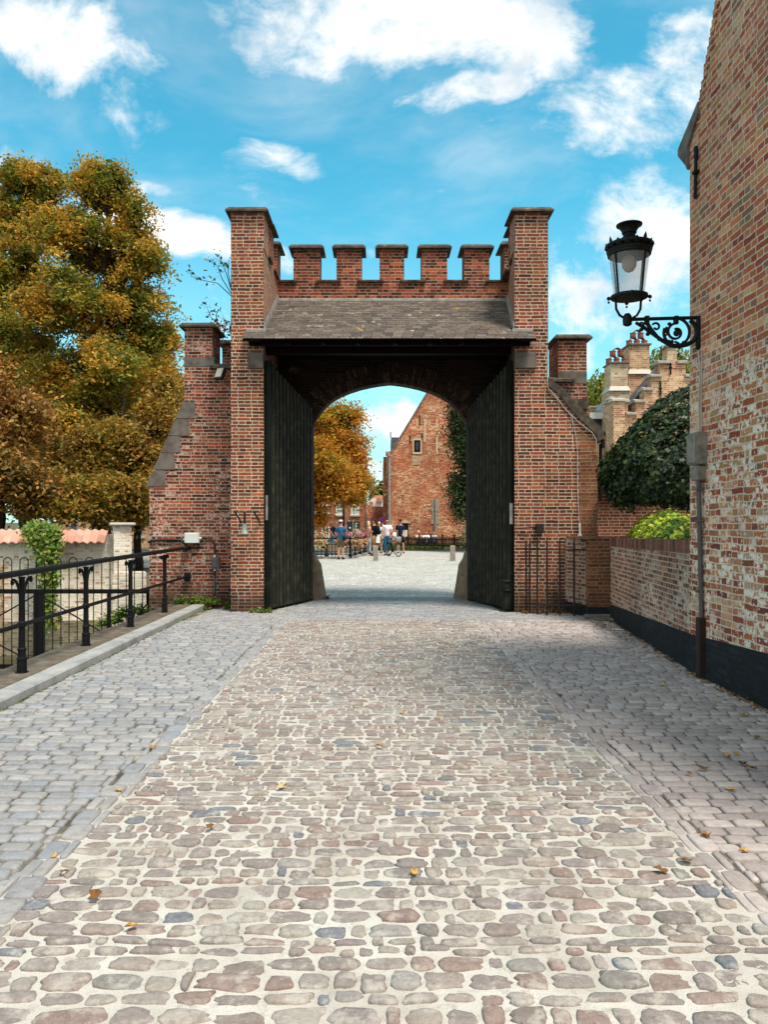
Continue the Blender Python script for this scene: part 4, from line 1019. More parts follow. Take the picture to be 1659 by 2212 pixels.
# ------------------------------------------------------------------ right side
def corner_house():
    X = 3.30; Y0, Y1 = 2.6, 8.20
    e = empty('corner_house', (5, 5.5, 0), 'tall old brick house with a steep gable, rising at the right edge beside the street', 'house')
    ap = (5.2, 5.72+(8.02-5.2)*1.85)
    m = MB(); m.prism([(Y1, -.1), (Y1, 5.62), (8.0, 5.74), ap, (2.6, 5.9), (Y0, -.1)], X, 3.36, 'x'); g = m.build('gable_wall', M['house_brick'], e)
    m = MB(); m.prism([(Y1-.0, -.1), (Y1-.0, 5.6), (8.0, 5.70), (ap[0], ap[1]-.06), (2.6, 5.8), (Y0, -.1)], 3.361, 9.5, 'x'); m.build('side_wall', M['house_brick'], e)
    m = MB(); m.prism([(Y1+.001, 5.35), (Y1+.05, 5.42), (Y1+.26, 5.62), (Y1+.26, 5.69), (7.93, 5.93), (7.93, 5.80), (Y1+.001, 5.60)], X-.03, X+.3, 'x'); m.build('kneeler_stone', M['stone'], e)
    # toothed brick verge along the gable
    m = MB(); n = 78
    for i in range(n):
        a = i/n; y = 8.0+(ap[0]-8.0)*a; z = 5.74+(ap[1]-5.74)*a
        m.box(X-.012+random.uniform(-.004, .004), X+.2, y-.03, y+.05+random.uniform(0, .02), z-.03, z+.035)
    m.build('verge', M['house_brick'], g)
    # wall anchor
    x = X-.03; yy = 7.97
    m = MB(); m.tube([(x, yy, PZ(320, 8)), (x-.0, yy, PZ(345, 8))], .022, 6); m.tube([(x, yy, PZ(345, 8)), (x, yy+.02, PZ(430, 8))], .017, 6); m.box(x-.03, x+.03, yy-.03, yy+.03, PZ(378, 8), PZ(372, 8)); m.build('wall_anchor', M['iron'], e)
    # tar band, 3 mm proud, its top line rising towards the viewer
    m = MB(); m.prism([(Y1+.003, -.1), (Y1+.003, .40), (6.5, .475), (2.6, .55), (2.6, -.1)], X-.006, X+.02, 'x'); m.build('tarred_base', M['tar'], e)
corner_house()
def garden_wall():
    A = Vector((3.31, 8.085, 0)); B = Vector((3.74, 12.5, 0)); d = (B-A).normalized(); n = Vector((-d.y, d.x, 0))
    e = empty('garden_wall', (3.6, 10.3, 0), 'low patched brick garden wall with a tarred base and a row of upright bricks on top', 'garden wall')
    def seg(a, b, z0a, z0b, z1a, z1b, t0, t1):
        m = MB(); pa, pb = A+d*a, A+d*b
        v = []
        for p, z0, z1 in ((pa, z0a, z1a), (pb, z0b, z1b)):
            for t in (t0, t1):
                q = p+n*t; v += [(q.x, q.y, z0), (q.x, q.y, z1)]
        m.add(v, [(0, 1, 3, 2), (4, 6, 7, 5), (0, 4, 5, 1), (2, 3, 7, 6), (1, 5, 7, 3), (0, 2, 6, 4)]); return m
    L = (B-A).length
    seg(0, L, -.1, -.1, 1.27, 1.21, 0, -.26).build('wall', M['low_brick'], e)
    seg(0, L, -.1, -.1, .40, .25, .008, .0005).build('tarred_base', M['tar'], e)
    m = MB(); k = int(L/.063)
    for i in range(k):
        a = i*L/k; z = 1.27-.06*a/L; j = random.uniform(-.004, .004); p = A+d*(a+.004); q = A+d*(a+L/k-.004)
        vs = []
        for z1 in (z-.012, z+.125+j):
            for pt, t in ((p, .012+j), (q, .012+j), (q, -.27), (p, -.27)): r = pt+n*t; vs.append((r.x, r.y, z1))
        m.add(vs, [(3, 2, 1, 0), (4, 5, 6, 7), (0, 1, 5, 4), (1, 2, 6, 5), (2, 3, 7, 6), (3, 0, 4, 7)])
    m.build('upright_bricks', M['upright'], e)
    seg(0, L, 1.2, 1.15, 1.385, 1.325, -.005, -.25).build('mortar_bed', M['joint'], e)
    e2 = empty('garden_gate_pillar', (3.9, 12.9, 0), 'square brick pillar with a rowlock top between the gatehouse and the garden wall', 'pillar')
    m = MB(); m.box(3.44+.0, 3.86, 12.72, 13.06, .18, 1.30); m.build('shaft', M['rough_brick'], e2)
    m = MB(); m.box(3.434, 3.866, 12.714, 13.066, -.1, .18); m.build('tarred_base', M['tar'], e2)
    m = MB(); m.box(3.25, 3.87, 12.70, 13.48, 1.301, 1.345, ch=.01); m.build('top', M['rough_brick'], e2)
    m = MB(); m.prism([(3.24, 13.49), (3.43, 12.9), (3.60, 12.95), (3.5, 13.49)], .2, 1.3, 'z'); m.build('return_wall', M['low_brick'], e2)
    m = MB(); m.prism([(3.22, 13.49), (3.42, 12.89), (3.60, 12.94), (3.5, 13.49)], -.1, .199, 'z'); m.build('return_base', M['tar'], e2)
    m = MB(); m.box(3.90, 3.96, 12.62, 12.68, 0, 1.30); m.build('iron_post', M['iron'], e2)
    m = MB(); m.box(3.875, 3.93, 12.52, 12.58, 1.16, 1.26, ch=.008); tag(m.build('sensor_box', M['plastic']), 'tiny pale box at the end of the garden wall beside the iron post', 'box')
    m = MB(); m.box(3.35, 3.95, 12.5, 12.7, -.01, .07, ch=.02); m.box(3.45, 3.75, 12.2, 12.49, -.01, .05, ch=.02); tag(m.build('kerb_block', M['stone']), 'low grey stone blocks at the foot of the garden wall end', 'stone')
    # brick wall behind, frontal
    Y = 15.0; e3 = empty('back_garden_wall', (6, Y, 0), 'dark red brick wall behind the garden, topped with mossy old tiles', 'garden wall')
    m = MB(); m.box(3.95, 12, Y, Y+.3, -.1, 2.32); m.build('wall', M['back_brick'], e3)
    m = MB(); pantiles(m, (3.9, Y+.12, 2.74), (12, Y+.12, 2.74), .36, .36, rows=3); m.build('tiles', M['old_tile'], e3)
    m = MB(); m.box(3.95, 12, Y+.02, Y+.28, 2.321, 2.52); m.build('tile_bed', M['wood'], e3)
M['upright'] = islandmat('upright brick', ['#6d4a3e', '#7a5446', '#5c4038', '#86624e', '#704c40'], .9, .2, 14, .4, .003)
garden_wall()
def cabinet():
    e = empty('electric_cabinet', P(1508, 1035, 8.0), 'old grey metal cabinet with a drain pipe on the corner of the tall house', 'cabinet')
    Y = 7.86; x = lambda p: PX(p, Y); z = lambda p: PZ(p, Y)
    m = MB(); m.box(3.20, 3.299, Y-.10, Y+.16, z(1004), z(934), ch=.012); m.box(3.185, 3.199, Y-.08, Y+.14, z(1000), z(940), ch=.004); m.build('upper_case', M['cabinet'], e)
    m = MB(); m.box(3.215, 3.299, Y-.07, Y+.11, z(1038), z(1007), ch=.01); m.build('lower_case', M['cabinet'], e)
    m = MB(); m.tube([(3.255, Y, z(1037)), (3.255, Y, z(1060)), (3.27, Y-.02, z(1300)), (3.275, Y-.02, .35)], .024, 10)
    for zz in (1060, 1130, 1280): m.box(3.225, 3.30, Y-.035, Y+.02, z(zz), z(zz)+.03, ch=.004)
    m.build('pipe', M['greyplastic'], e)
    m = MB(); m.box(3.235, 3.305, Y-.07, Y+.03, -.02, .62, ch=.008); m.build('pipe_guard', M['rustiron'], e)
    m = MB(); m.tube([(3.28, 7.9, z(934)), (3.285, 7.93, z(870)), (3.285, 7.9, z(800)), (3.28, 7.93, z(755))], .010, 6); m.tube([(3.28, 7.86, z(934)), (3.285, 7.87, z(860)), (3.285, 7.86, z(760))], .007, 6); m.build('cable', M['whitecable'], e)
cabinet()
def lamp():
    Y = 7.95; e = empty('wall_lantern', (3.3, Y, 3.2), 'ornate green black gas style lantern on a scrolled iron bracket fixed to the tall house', 'wall lantern')
    x = lambda p: PX(p, Y); z = lambda p: PZ(p, Y); cx = x(1360)
    q = lambda a, b: (x(a), Y, z(b))
    m = MB(); m.tube([q(1362, 690), q(1512, 686)], .019, 8); m.lathe([(.02, -.06), (.046, -.045), (.05, 0), (.046, .04), (.025, .07)], q(1356, 692), 10)
    for p in (1398, 1461): m.box(x(p)-.02, x(p)+.02, Y-.026, Y+.026, z(700), z(683))
    m.tube([q(1374, 697), q(1390, 706), q(1412, 722), q(1432, 736), q(1450, 746), q(1468, 748), q(1486, 744), q(1502, 734)], [.018, .020, .020, .022, .024, .024, .024, .022], 8)
    def spiral(cx_, cy_, r0, r1, a0, a1, w=.014, n=26):
        pts = [q(cx_+(r0+(r1-r0)*i/n)*math.cos(math.radians(a0+(a1-a0)*i/n)), cy_-(r0+(r1-r0)*i/n)*math.sin(math.radians(a0+(a1-a0)*i/n))) for i in range(n+1)]
        m.tube(pts, [w]*(n+1), 6)
    spiral(1461, 718, 31, 26, 100, -200, .016, 30); spiral(1461, 718, 20, 7, 80, 470, .014, 30); m.ball(q(1462, 720), .034, .02, .034, 8, 6)
    spiral(1478, 715, 26, 30, 60, -70, .022, 14)
    m.tube([q(1508, 684), q(1511, 715), q(1507, 748)], [.018, .024, .02], 8)
    m.tube([q(1398, 698), q(1408, 712), q(1420, 726), q(1432, 737)], [.022, .018, .016, .018], 6)
    spiral(1418, 706, 9, 4, 150, -160, .012, 14); spiral(1387, 702, 6, 3, 180, -140, .011, 10); spiral(1405, 716, 6, 3, 200, 0, .010, 10)
    for a, b in ((1425, 733), (1440, 741), (1386, 712), (1400, 722), (1447, 700), (1441, 716), (1452, 738), (1478, 740), (1468, 750), (1508, 752)): m.ball(q(a, b), .024, .018, .020, 6, 5)
    m.tube([q(1440, 706), q(1444, 719), q(1436, 728)], .012, 6); m.tube([q(1458, 738), q(1466, 741), q(1470, 748)], .012, 6)
    m.build('bracket', M['lampiron'], e, True)
    m = MB(); m.box(3.285, 3.305, Y-.03, Y+.05, z(752), z(683), ch=.006); m.build('wall_plate', M['lampiron'], e)
    # cradle
    m = MB()
    for sgn in (-1, 1):
        m.tube([q(1358+sgn*4, 690), (x(1358)+sgn*.09, Y, z(681)), (x(1358)+sgn*.125, Y, z(668)), (x(1358)+sgn*.13, Y, z(652)), (x(1358)+sgn*.15, Y, z(643))], .013, 6)
    zb = z(643)
    m.lathe([(.15, -.01), (.188, -.004), (.188, .022), (.165, .03)], (cx, Y, zb), 24)
    for k in range(4):
        a = PI/4+k*PI/2+.6; px, py = cx+math.cos(a)*.205, Y+math.sin(a)*.205
        m.ball((px, py, zb-.0), .022, seg=6, rings=5); m.ball((px, py, zb-.04), .013, seg=6, rings=5)
    m.build('cradle', M['lampiron'], e, True)
    # glass body
    zt = z(553); rb, rt = .152, .200
    m = MB(); m.lathe([(rb, .028), (rt, zt-zb)], (cx, Y, zb), 28); o = m.build('glass', M['lampglass'], e, True)
    m = MB()
    for k in range(4):
        a = .55+k*PI/2; c, s = math.cos(a), math.sin(a)
        m.tube([(cx+c*(rb+.008), Y+s*(rb+.008), zb+.02), (cx+c*(rt+.008), Y+s*(rt+.008), zt)], .010, 6)
    m.lathe([(rt+.004, zt-zb-.004), (rt+.018, zt-zb+.004), (rt+.018, zt-zb+.022), (rt+.002, zt-zb+.026)], (cx, Y, zb), 28)
    m.build('glass_frame', M['lampiron'], e, True)
    m = MB(); m.lathe([(.02, 0), (.05, -.02), (.075, -.07), (.072, -.13), (.045, -.175), (.01, -.19)], (cx, Y, zt+.02), 14); m.build('bulb', M['bulb'], e, True)
    m = MB(); m.lathe([(a_, zt-zb+b_*.78) for a_, b_ in ((rt-.01, .02), (rt+.02, .03), (rt+.030, .07), (rt+.01, .10), (.18, .13), (.14, .19), (.085, .235), (.064, .26), (.060, .29), (.074, .30), (.076, .33), (.108, .39), (.130, .40), (.132, .415), (.10, .42))], (cx, Y, zb), 28); m.build('crown_cap', M['lampiron'], e, True)
    m = MB(); 
    for k in range(16):
        a = k*PI/8; c, s = math.cos(a), math.sin(a); r = rt+.028; zz = zt+.10; tall = .075 if k % 4 == 1 else .03
        X0, Y0 = cx+c*r, Y+s*r
        m.add([(X0-s*.03, Y0+c*.03, zz-.03), (X0+s*.03, Y0-c*.03, zz-.03), (X0+s*.02+c*.012, Y0-c*.02+s*.012, zz+tall*.5), (X0+c*.02, Y0+s*.02, zz+tall), (X0-s*.02+c*.012, Y0+c*.02+s*.012, zz+tall*.5),
               (X0-c*.012, Y0-s*.012, zz)], [(0, 1, 2, 3, 4), (0, 5, 1), (1, 5, 2), (2, 5, 3), (3, 5, 4), (4, 5, 0)])
        m.ball((X0, Y0, zz), .022, seg=6, rings=4)
    m.lathe([(rt+.02, zt-zb+.085), (rt+.04, zt-zb+.09), (rt+.04, zt-zb+.115), (rt+.015, zt-zb+.12)], (cx, Y, zb), 28)
    m.build('ornament', M['lampiron'], e)
def lampglass():
    t = NT('hammered lamp glass'); p = t.obj()
    n = t.noise(p, 55, 3, .6)
    t.bump(n, .004, .6)
    c = t.mix(t.step(t.noise(p, 13, 4, .6), .62, .66), srgb('#c3c6c4'), srgb('#6a4a3a'))
    t.end(c, .25, .5)
    tr = t.new('ShaderNodeBsdfTransparent'); tl = t.new('ShaderNodeBsdfTranslucent'); tl.inputs[0].default_value = (.8, .8, .78, 1)
    m1 = t.new('ShaderNodeMixShader'); m1.inputs[0].default_value = .35; t.link(t.b.outputs[0], m1.inputs[1]); t.link(tl.outputs[0], m1.inputs[2])
    m2 = t.new('ShaderNodeMixShader'); m2.inputs[0].default_value = .66; t.link(m1.outputs[0], m2.inputs[1]); t.link(tr.outputs[0], m2.inputs[2])
    t.link(m2.outputs[0], t.n['Material Output'].inputs[0]); return t.m
M['lampglass'] = lampglass(); M['bulb'] = noisy('dusty frosted bulb', ['#a08a80', '#b8a296'], 5, .5, .3, 0)
lamp()
def curved_rail():
    e = empty('curved_railing', (3.0, 13.2, 0), 'quarter round rusty iron railing with pointed bars guarding the corner right of the gate', 'railing')
    plan = [(2.52, 13.43), (2.56, 13.30), (2.66, 13.18), (2.80, 13.06), (3.0, 12.97), (3.22, 12.92), (3.5, 12.90)]
    for zz in (1.12, .18): m = MB(); m.tube([(a, b, zz) for a, b in plan], .016, 6); m.build('rail', M['rustiron'], e)
    for (a, b) in ((2.53, 13.38), (2.57, 13.27), (2.68, 13.15), (2.82, 13.045), (3.02, 12.96), (3.25, 12.915), (3.46, 12.90)):
        m = MB(); m.tube([(a, b, .0), (a, b, 1.22), (a, b, 1.33)], [.017, .017, .003], 6); m.build('bar', M['rustiron'], e)
curved_rail()
def holly():
    e = empty('ivy_dome_tree', (5.35, 12.2, 0), 'clipped dome shaped dark green tree between the garden wall and the tall house', 'tree')
    c = np.array([5.45, 12.2, 1.85]); n = 34000
    zz = np.array([1.94, 2.1, 2.45, 2.71, 3.08, 3.42, 3.6, 3.75, 3.9, 3.97]); rr_ = np.array([1.66, 1.82, 1.86, 1.71, 1.43, 1.10, .86, .55, .22, .0])
    z_ = 1.95+2.07*(1-np.sqrt(1-RNG.uniform(size=n)*.999)); ang = RNG.uniform(0, 2*PI, n); r_ = np.interp(z_, zz, rr_)
    lump = 1+.035*np.sin(ang*9+z_*5)+.025*np.sin(ang*17-z_*9)+RNG.normal(size=n)*.018
    r2_ = r_*lump*(1-.08*RNG.uniform(size=n)**2)
    pts = np.stack([c[0]+r2_*np.cos(ang), c[1]+r2_*.9*np.sin(ang), z_+RNG.normal(size=n)*.015], 1)
    d = np.stack([np.cos(ang), np.sin(ang), np.clip((z_-2.2)*.9, -.2, 1.2)], 1); d /= np.linalg.norm(d, axis=1)[:, None]
    m2 = 7000; r = np.sqrt(RNG.uniform(size=m2)); a = RNG.uniform(0, 2*PI, m2)
    low = np.stack([c[0]+1.72*r*np.cos(a), c[1]+1.5*r*np.sin(a), 2.02+RNG.normal(size=m2)*.06-.10*np.sin(a*5)*r-.12*(RNG.uniform(size=m2) > .9)], 1)
    nn = np.concatenate([d, np.tile([[0, 0, -.3]], (m2, 1))])
    leaves('crown', np.concatenate([pts, low]), .068, M['leaf_holly'], e, tmpl=T_LOBE, normals=nn, up=.1, fold=.4)
    m = MB(); m.tube([(5.45, 12.2, 0), (5.5, 12.2, 1.2), (5.35, 12.2, 2.3)], [.12, .10, .08], 8)
    for k in range(14):
        a = k*.9; m.tube([(5.4, 12.2, 1.5+k*.05), (5.4+math.cos(a)*.9, 12.2+math.sin(a)*.9, 1.9+k*.08), (5.35+math.cos(a)*1.5, 12.2+math.sin(a)*1.3, 2.0+.07*k)], [.04, .025, .01], 5)
    m.build('trunk', M['bark'], e)
    # solid inner mass so the far side does not show through
    e = empty('variegated_bush', (4.02, 10.85, 0), 'rounded yellow and green bush showing above the low garden wall', 'bush')
    n = 9000; d = RNG.normal(size=(n, 3)); d[:, 2] = np.abs(d[:, 2]); d /= np.linalg.norm(d, axis=1)[:, None]
    pts = d*np.array([.40, 1.8, .66])*(1+RNG.normal(size=n)*.05)[:, None]; pts[:, 0] += pts[:, 1]*.10; pts = pts+np.array([4.02, 10.85, 1.02])
    leaves('foliage', pts, .075, M['leaf_lime'], e, normals=d, up=.3)
    m = MB()
    for k in range(9): m.tube([(4.05, 10.85, 0), (4.05+.18*math.cos(k*.7), 10.85+.7*math.sin(k*.7), .8), (4.05+.28*math.cos(k*.7), 10.85+1.3*math.sin(k*.7), 1.15)], [.025, .015, .006], 5)
    m.build('stem', M['bark'], e)
holly()
# ------------------------------------------------------------------ pale stepped house and chimneys, right background
def window(parent, x0, x1, z0, z1, Y, frame=.06, bars=(1, 1), fm='whitepaint', glass='glass', sill=True):
    m = MB(); m.box(x0, x1, Y-.05, Y-.003, z0, z0+frame); m.box(x0, x1, Y-.05, Y-.003, z1-frame, z1); m.box(x0, x0+frame, Y-.049, Y-.003, z0+frame, z1-frame); m.box(x1-frame, x1, Y-.049, Y-.003, z0+frame, z1-frame)
    for i in range(1, bars[0]+1): xx = x0+(x1-x0)*i/(bars[0]+1); m.box(xx-.02, xx+.02, Y-.045, Y-.004, z0+frame, z1-frame)
    for i in range(1, bars[1]+1): zz = z0+(z1-z0)*i/(bars[1]+1); m.box(x0+frame, x1-frame, Y-.043, Y-.005, zz-.018, zz+.018)
    f = m.build('window', M[fm], parent)
    m = MB(); m.box(x0+frame*.5, x1-frame*.5, Y-.02, Y-.006, z0+frame*.5, z1-frame*.5); m.build('pane', M[glass], f)
    if sill: m = MB(); m.box(x0-.08, x1+.08, Y-.12, Y-.002, z0-.12, z0-.003); m.build('sill', M['white_stone'], f)
    return f
def pots(e, cx, cy, z, s, rows):
    """clay flue pots in rows, each pair bridged by a curved cowl that carries the next row"""
    z0 = z-.06
    for r, n in enumerate(rows):
        for k in range(n):
            x = cx+(k-(n-1)/2)*s*1.25
            m = MB(); m.lathe([(s*.46, 0), (s*.50, .02), (s*.46, s*.6), (s*.52, s*.64), (s*.52, s*.78), (s*.38, s*.78)], (x, cy, z0), 12); m.build('chimney_pot', M['pot'], e, True)
        nn = max(1, n-1) if (n > 1) else 0
        for k in range(nn):
            x = cx+(k-(nn-1)/2)*s*1.25; m = MB(); vs = []; fs = []; N = 10; zz = z0+s*.78
            for j in range(N+1):
                t = PI*j/N
                for rad in (s*.60, s*.46):
                    for yy in (cy-s*.42, cy+s*.42): vs.append((x+math.cos(t)*rad, yy, zz+math.sin(t)*rad*.8))
            for j in range(N):
                q = j*4; fs += [(q, q+1, q+5, q+4), (q+2, q+6, q+7, q+3), (q, q+4, q+6, q+2), (q+1, q+3, q+7, q+5)]
            m.add(vs, fs); m.build('cowl', M['potdark'], e)
        z0 += s*1.26
def stepped():
    Y = 25.0; x = lambda p: PX(p, Y); z = lambda p: PZ(p, Y)
    e = empty('stepped_gable_house', (x(1400), Y+2, 0), 'pale brick house with a crow stepped gable and grey slate roof beyond the garden', 'house')
    m = MB()
    poly = [(x(1318), 0), (x(1318), z(866)), (x(1357), z(866)), (x(1357), z(893)), (x(1374), z(893)), (x(1374), z(866)), (x(1392), z(866)), (x(1392), z(840)), (x(1408), z(840)), (x(1408), z(811)), (x(1426), z(811)), (x(1426), z(782)),
            (x(1443), z(782)), (x(1443), z(779)), (x(1464), z(779)), (x(1464), z(782)), (x(1482), z(782)), (x(1482), z(811)), (x(1500), z(811)), (x(1500), z(840)), (x(1517), z(840)), (x(1517), z(866)), (x(1600), z(866)), (x(1600), 0)]
    m.prism(poly, Y, Y+.45, 'y'); g = m.build('stepped_gable', M['tan_brick'], e)
    for (a, b, t) in ((1312, 1360, 864), (1370, 1395, 864), (1352, 1376, 891), (1388, 1411, 838), (1404, 1430, 809), (1421, 1450, 780), (1462, 1487, 780), (1480, 1504, 809)):
        m = MB(); m.prism([(Y-.10, z(t)-.08), (Y+.52, z(t)-.08), (Y+.52, z(t)+.03), (Y+.15, z(t)+.05), (Y-.10, z(t)-.02)], x(a), x(b), 'x'); m.build('step_coping', M['stepstone'], g)
    m = MB(); m.box(x(1443), x(1464), Y+.05, Y+.5, z(779), z(750)); p = m.build('pinnacle', M['pale_brick'], e)
    m = MB(); m.box(x(1440), x(1467), Y, Y+.55, z(750), z(747)); m.box(x(1446), x(1461), Y+.1, Y+.45, z(747), z(742)); m.build('cap', M['stone'], p)
    for (a, b, c_) in ((1449, 780, 809), (1427, 824, 855)):
        m = MB(); m.box(x(a)-.02, x(a)+.02, Y-.05, Y-.003, z(c_), z(b)); m.box(x(a)-.05, x(a)+.05, Y-.045, Y-.004, z((b+c_)/2)-.02, z((b+c_)/2)+.02); m.build('wall_anchor', M['iron'], e)
    # roof running back
    m = MB(); xr = x(1453); 
    m.add([(x(1340), Y+.46, z(905)), (xr, Y+.46, z(775)), (xr, Y+7, z(775)), (x(1340), Y+7, z(905)), (x(1580), Y+.46, z(905)), (x(1580), Y+7, z(905))], [(0, 1, 2, 3), (1, 4, 5, 2)])
    m.build('roof', M['slate_far'], e)
    # left buttress projecting
    m = MB(); m.box(x(1316), x(1340), Y-.5, Y-.002, 0, z(870)); m.build('buttress', M['tan_brick'], e)
    m = MB(); m.prism([(Y-.56, z(870)-.02), (Y+.0, z(870)-.02), (Y+.0, z(866)+.1), (Y-.56, z(870)+.05)], x(1312), x(1343), 'x'); m.build('buttress_cap', M['white_stone'], e)
    m = MB(); m.box(x(1299), x(1325), Y-2.6, Y-.6, 0, z(1000)); m.build('side_bay', M['pale_brick'], e)
    m = MB(); m.box(x(1296), x(1328), Y-2.7, Y-.6, z(1000), z(996)); m.build('bay_cap', M['white_stone'], e)
    # chimneys
    for (xa, xb, t, yb, mat, capc, band, rows) in ((1320, 1357, 785, 1.2, 'pale_brick', 782, 836, (3, 2)), (1361, 1404, 746, 1.8, 'tan_brick', 742, 800, (3, 2))):
        YY = Y+yb; X = lambda p: PX(p, YY); Z = lambda p: PZ(p, YY)
        c = empty('chimney', (X((xa+xb)/2), YY+.4, Z(920)), ('tall tan brick chimney with clay cowls, right of the two beyond the garden' if xa > 1340 else 'lower pale brick chimney with clay cowls, left of the two beyond the garden'), 'chimney', 'chimneys of the pale house')
        m = MB(); m.box(X(xa), X(xb), YY, YY+.75, Z(band), Z(t)); m.build('shaft', M[mat], c)
        m = MB(); m.box(X(xa-4), X(xb+2), YY-.08, YY+.85, Z(930), Z(band+8)); m.build('base', M[mat], c)
        m = MB(); a, b = X(xa-6), X(xb+4); zt, zb = Z(band-2), Z(band+9)
        m.add([(a, YY-.14, zb), (b, YY-.14, zb), (b, YY+.9, zb), (a, YY+.9, zb), (X(xa)-.01, YY-.01, zt), (X(xb)+.01, YY-.01, zt), (X(xb)+.01, YY+.76, zt), (X(xa)-.01, YY+.76, zt)], [(3, 2, 1, 0), (4, 5, 6, 7), (0, 1, 5, 4), (1, 2, 6, 5), (2, 3, 7, 6), (3, 0, 4, 7)]); m.build('sloped_band', M['white_stone'], c)
        m = MB(); m.box(X(xa-3), X(xb+3), YY-.08, YY+.83, Z(t), Z(capc), ch=.01); m.build('cap', M['stone'], c)
        s = .215 if len(rows) == 2 else .19
        pots(c, (X(xa)+X(xb))/2, YY+.3, Z(capc)+.06, s, rows)
    # left slate roof part with white gutter
    e2 = empty('slate_roofed_house', (x(1270), Y+4, 0), 'grey slate roofed house with a white gutter, between the gatehouse and the pale house', 'house')
    YY = Y+2; X = lambda p: PX(p, YY); Z = lambda p: PZ(p, YY)
    m = MB(); m.box(X(1230), X(1345), YY-.1, YY+.2, Z(905), Z(892)); m.build('gutter', M['whitepaint'], e2)
    m = MB(); m.add([(X(1230), YY-.05, Z(938)), (X(1345), YY-.05, Z(938)), (X(1345), YY+.15, Z(905)), (X(1230), YY+.15, Z(905))], [(0, 1, 2, 3)]); m.add([(X(1230), YY-1.5, Z(960)), (X(1345), YY-1.5, Z(960)), (X(1345), YY-.05, Z(938)), (X(1230), YY-.05, Z(938))], [(0, 1, 2, 3)]); m.add([(X(1285), YY+.2, Z(893)), (X(1350), YY+.2, Z(893)), (X(1350), YY+3, Z(845)), (X(1318), YY+3, Z(855))], [(0, 1, 2, 3)])
    m.build('roof', M['slate_far'], e2)
    m = MB(); m.box(X(1230), X(1345), YY-1.45, YY+6, 0, Z(962)); m.build('wall', M['tan_brick'], e2)
    m = MB(); m.tube([(X(1298), YY-1.6, Z(975)), (X(1298), YY-1.6, Z(925))], .02, 6); m.ball((X(1298), YY-1.6, Z(917)), .09, seg=8, rings=6); m.build('vent_finial', M['lead'], e2)
    m = MB(); m.box(X(1286), X(1300), YY+.6, YY+1.0, Z(895), Z(875)); c = m.build('chimney', M['pale_brick'], e2)
    m = MB(); m.box(X(1284), X(1302), YY+.54, YY+1.06, Z(875), Z(872)); m.build('cap', M['white_stone'], c)
M['stepstone'] = noisy('pale coping', ['#8d867a', '#a8a296', '#7a7368'], 5, .8, .25, .002)
def slate_far():
    t = NT('distant slates'); uv = t.uv(); sp = t.new('ShaderNodeSeparateXYZ'); t.link(uv, sp.inputs[0])
    vr = t.math('DIVIDE', sp.outputs[1], .16); row = t.math('FLOOR', vr); fy = t.math('FRACT', vr); uc = t.math('ADD', t.math('DIVIDE', sp.outputs[0], .25), t.math('MULTIPLY', row, .5))
    r = t.white(t.comb(t.math('FLOOR', uc), row, 1)).outputs[0]
    c = t.ramp(r, steps(['#4c5054', '#575b60', '#44484c', '#60646a']), 'CONSTANT'); e = t.step(fy, .0, .14)
    c = t.mix(e, srgb('#2a2c2e'), c); t.bump(e, .01, .6); return t.end(c, .6, .4)
M['slate_far'] = slate_far()
def tile_far():
    t = NT('distant clay roof tiles'); uv = t.uv(); sp = t.new('ShaderNodeSeparateXYZ'); t.link(uv, sp.inputs[0])
    fy = t.math('FRACT', t.math('DIVIDE', sp.outputs[1], .17)); row = t.math('FLOOR', t.math('DIVIDE', sp.outputs[1], .17)); uc = t.math('DIVIDE', sp.outputs[0], .16)
    r = t.white(t.comb(t.math('FLOOR', uc), row, 1)).outputs[0]
    c = t.ramp(r, steps(['#b06a4c', '#a05a40', '#be7a5a', '#98604a', '#b4725a']), 'CONSTANT')
    wv = t.math('SINE', t.math('MULTIPLY', uc, 6.283)); h = t.math('ADD', t.math('MULTIPLY', wv, .5), fy)
    c = t.mix(t.math('MULTIPLY', t.step(fy, .16, .0), .6), c, srgb('#4a2a20')); t.bump(h, .04, .8); return t.end(c, .85, .2)
M['tile_far'] = tile_far()
stepped()

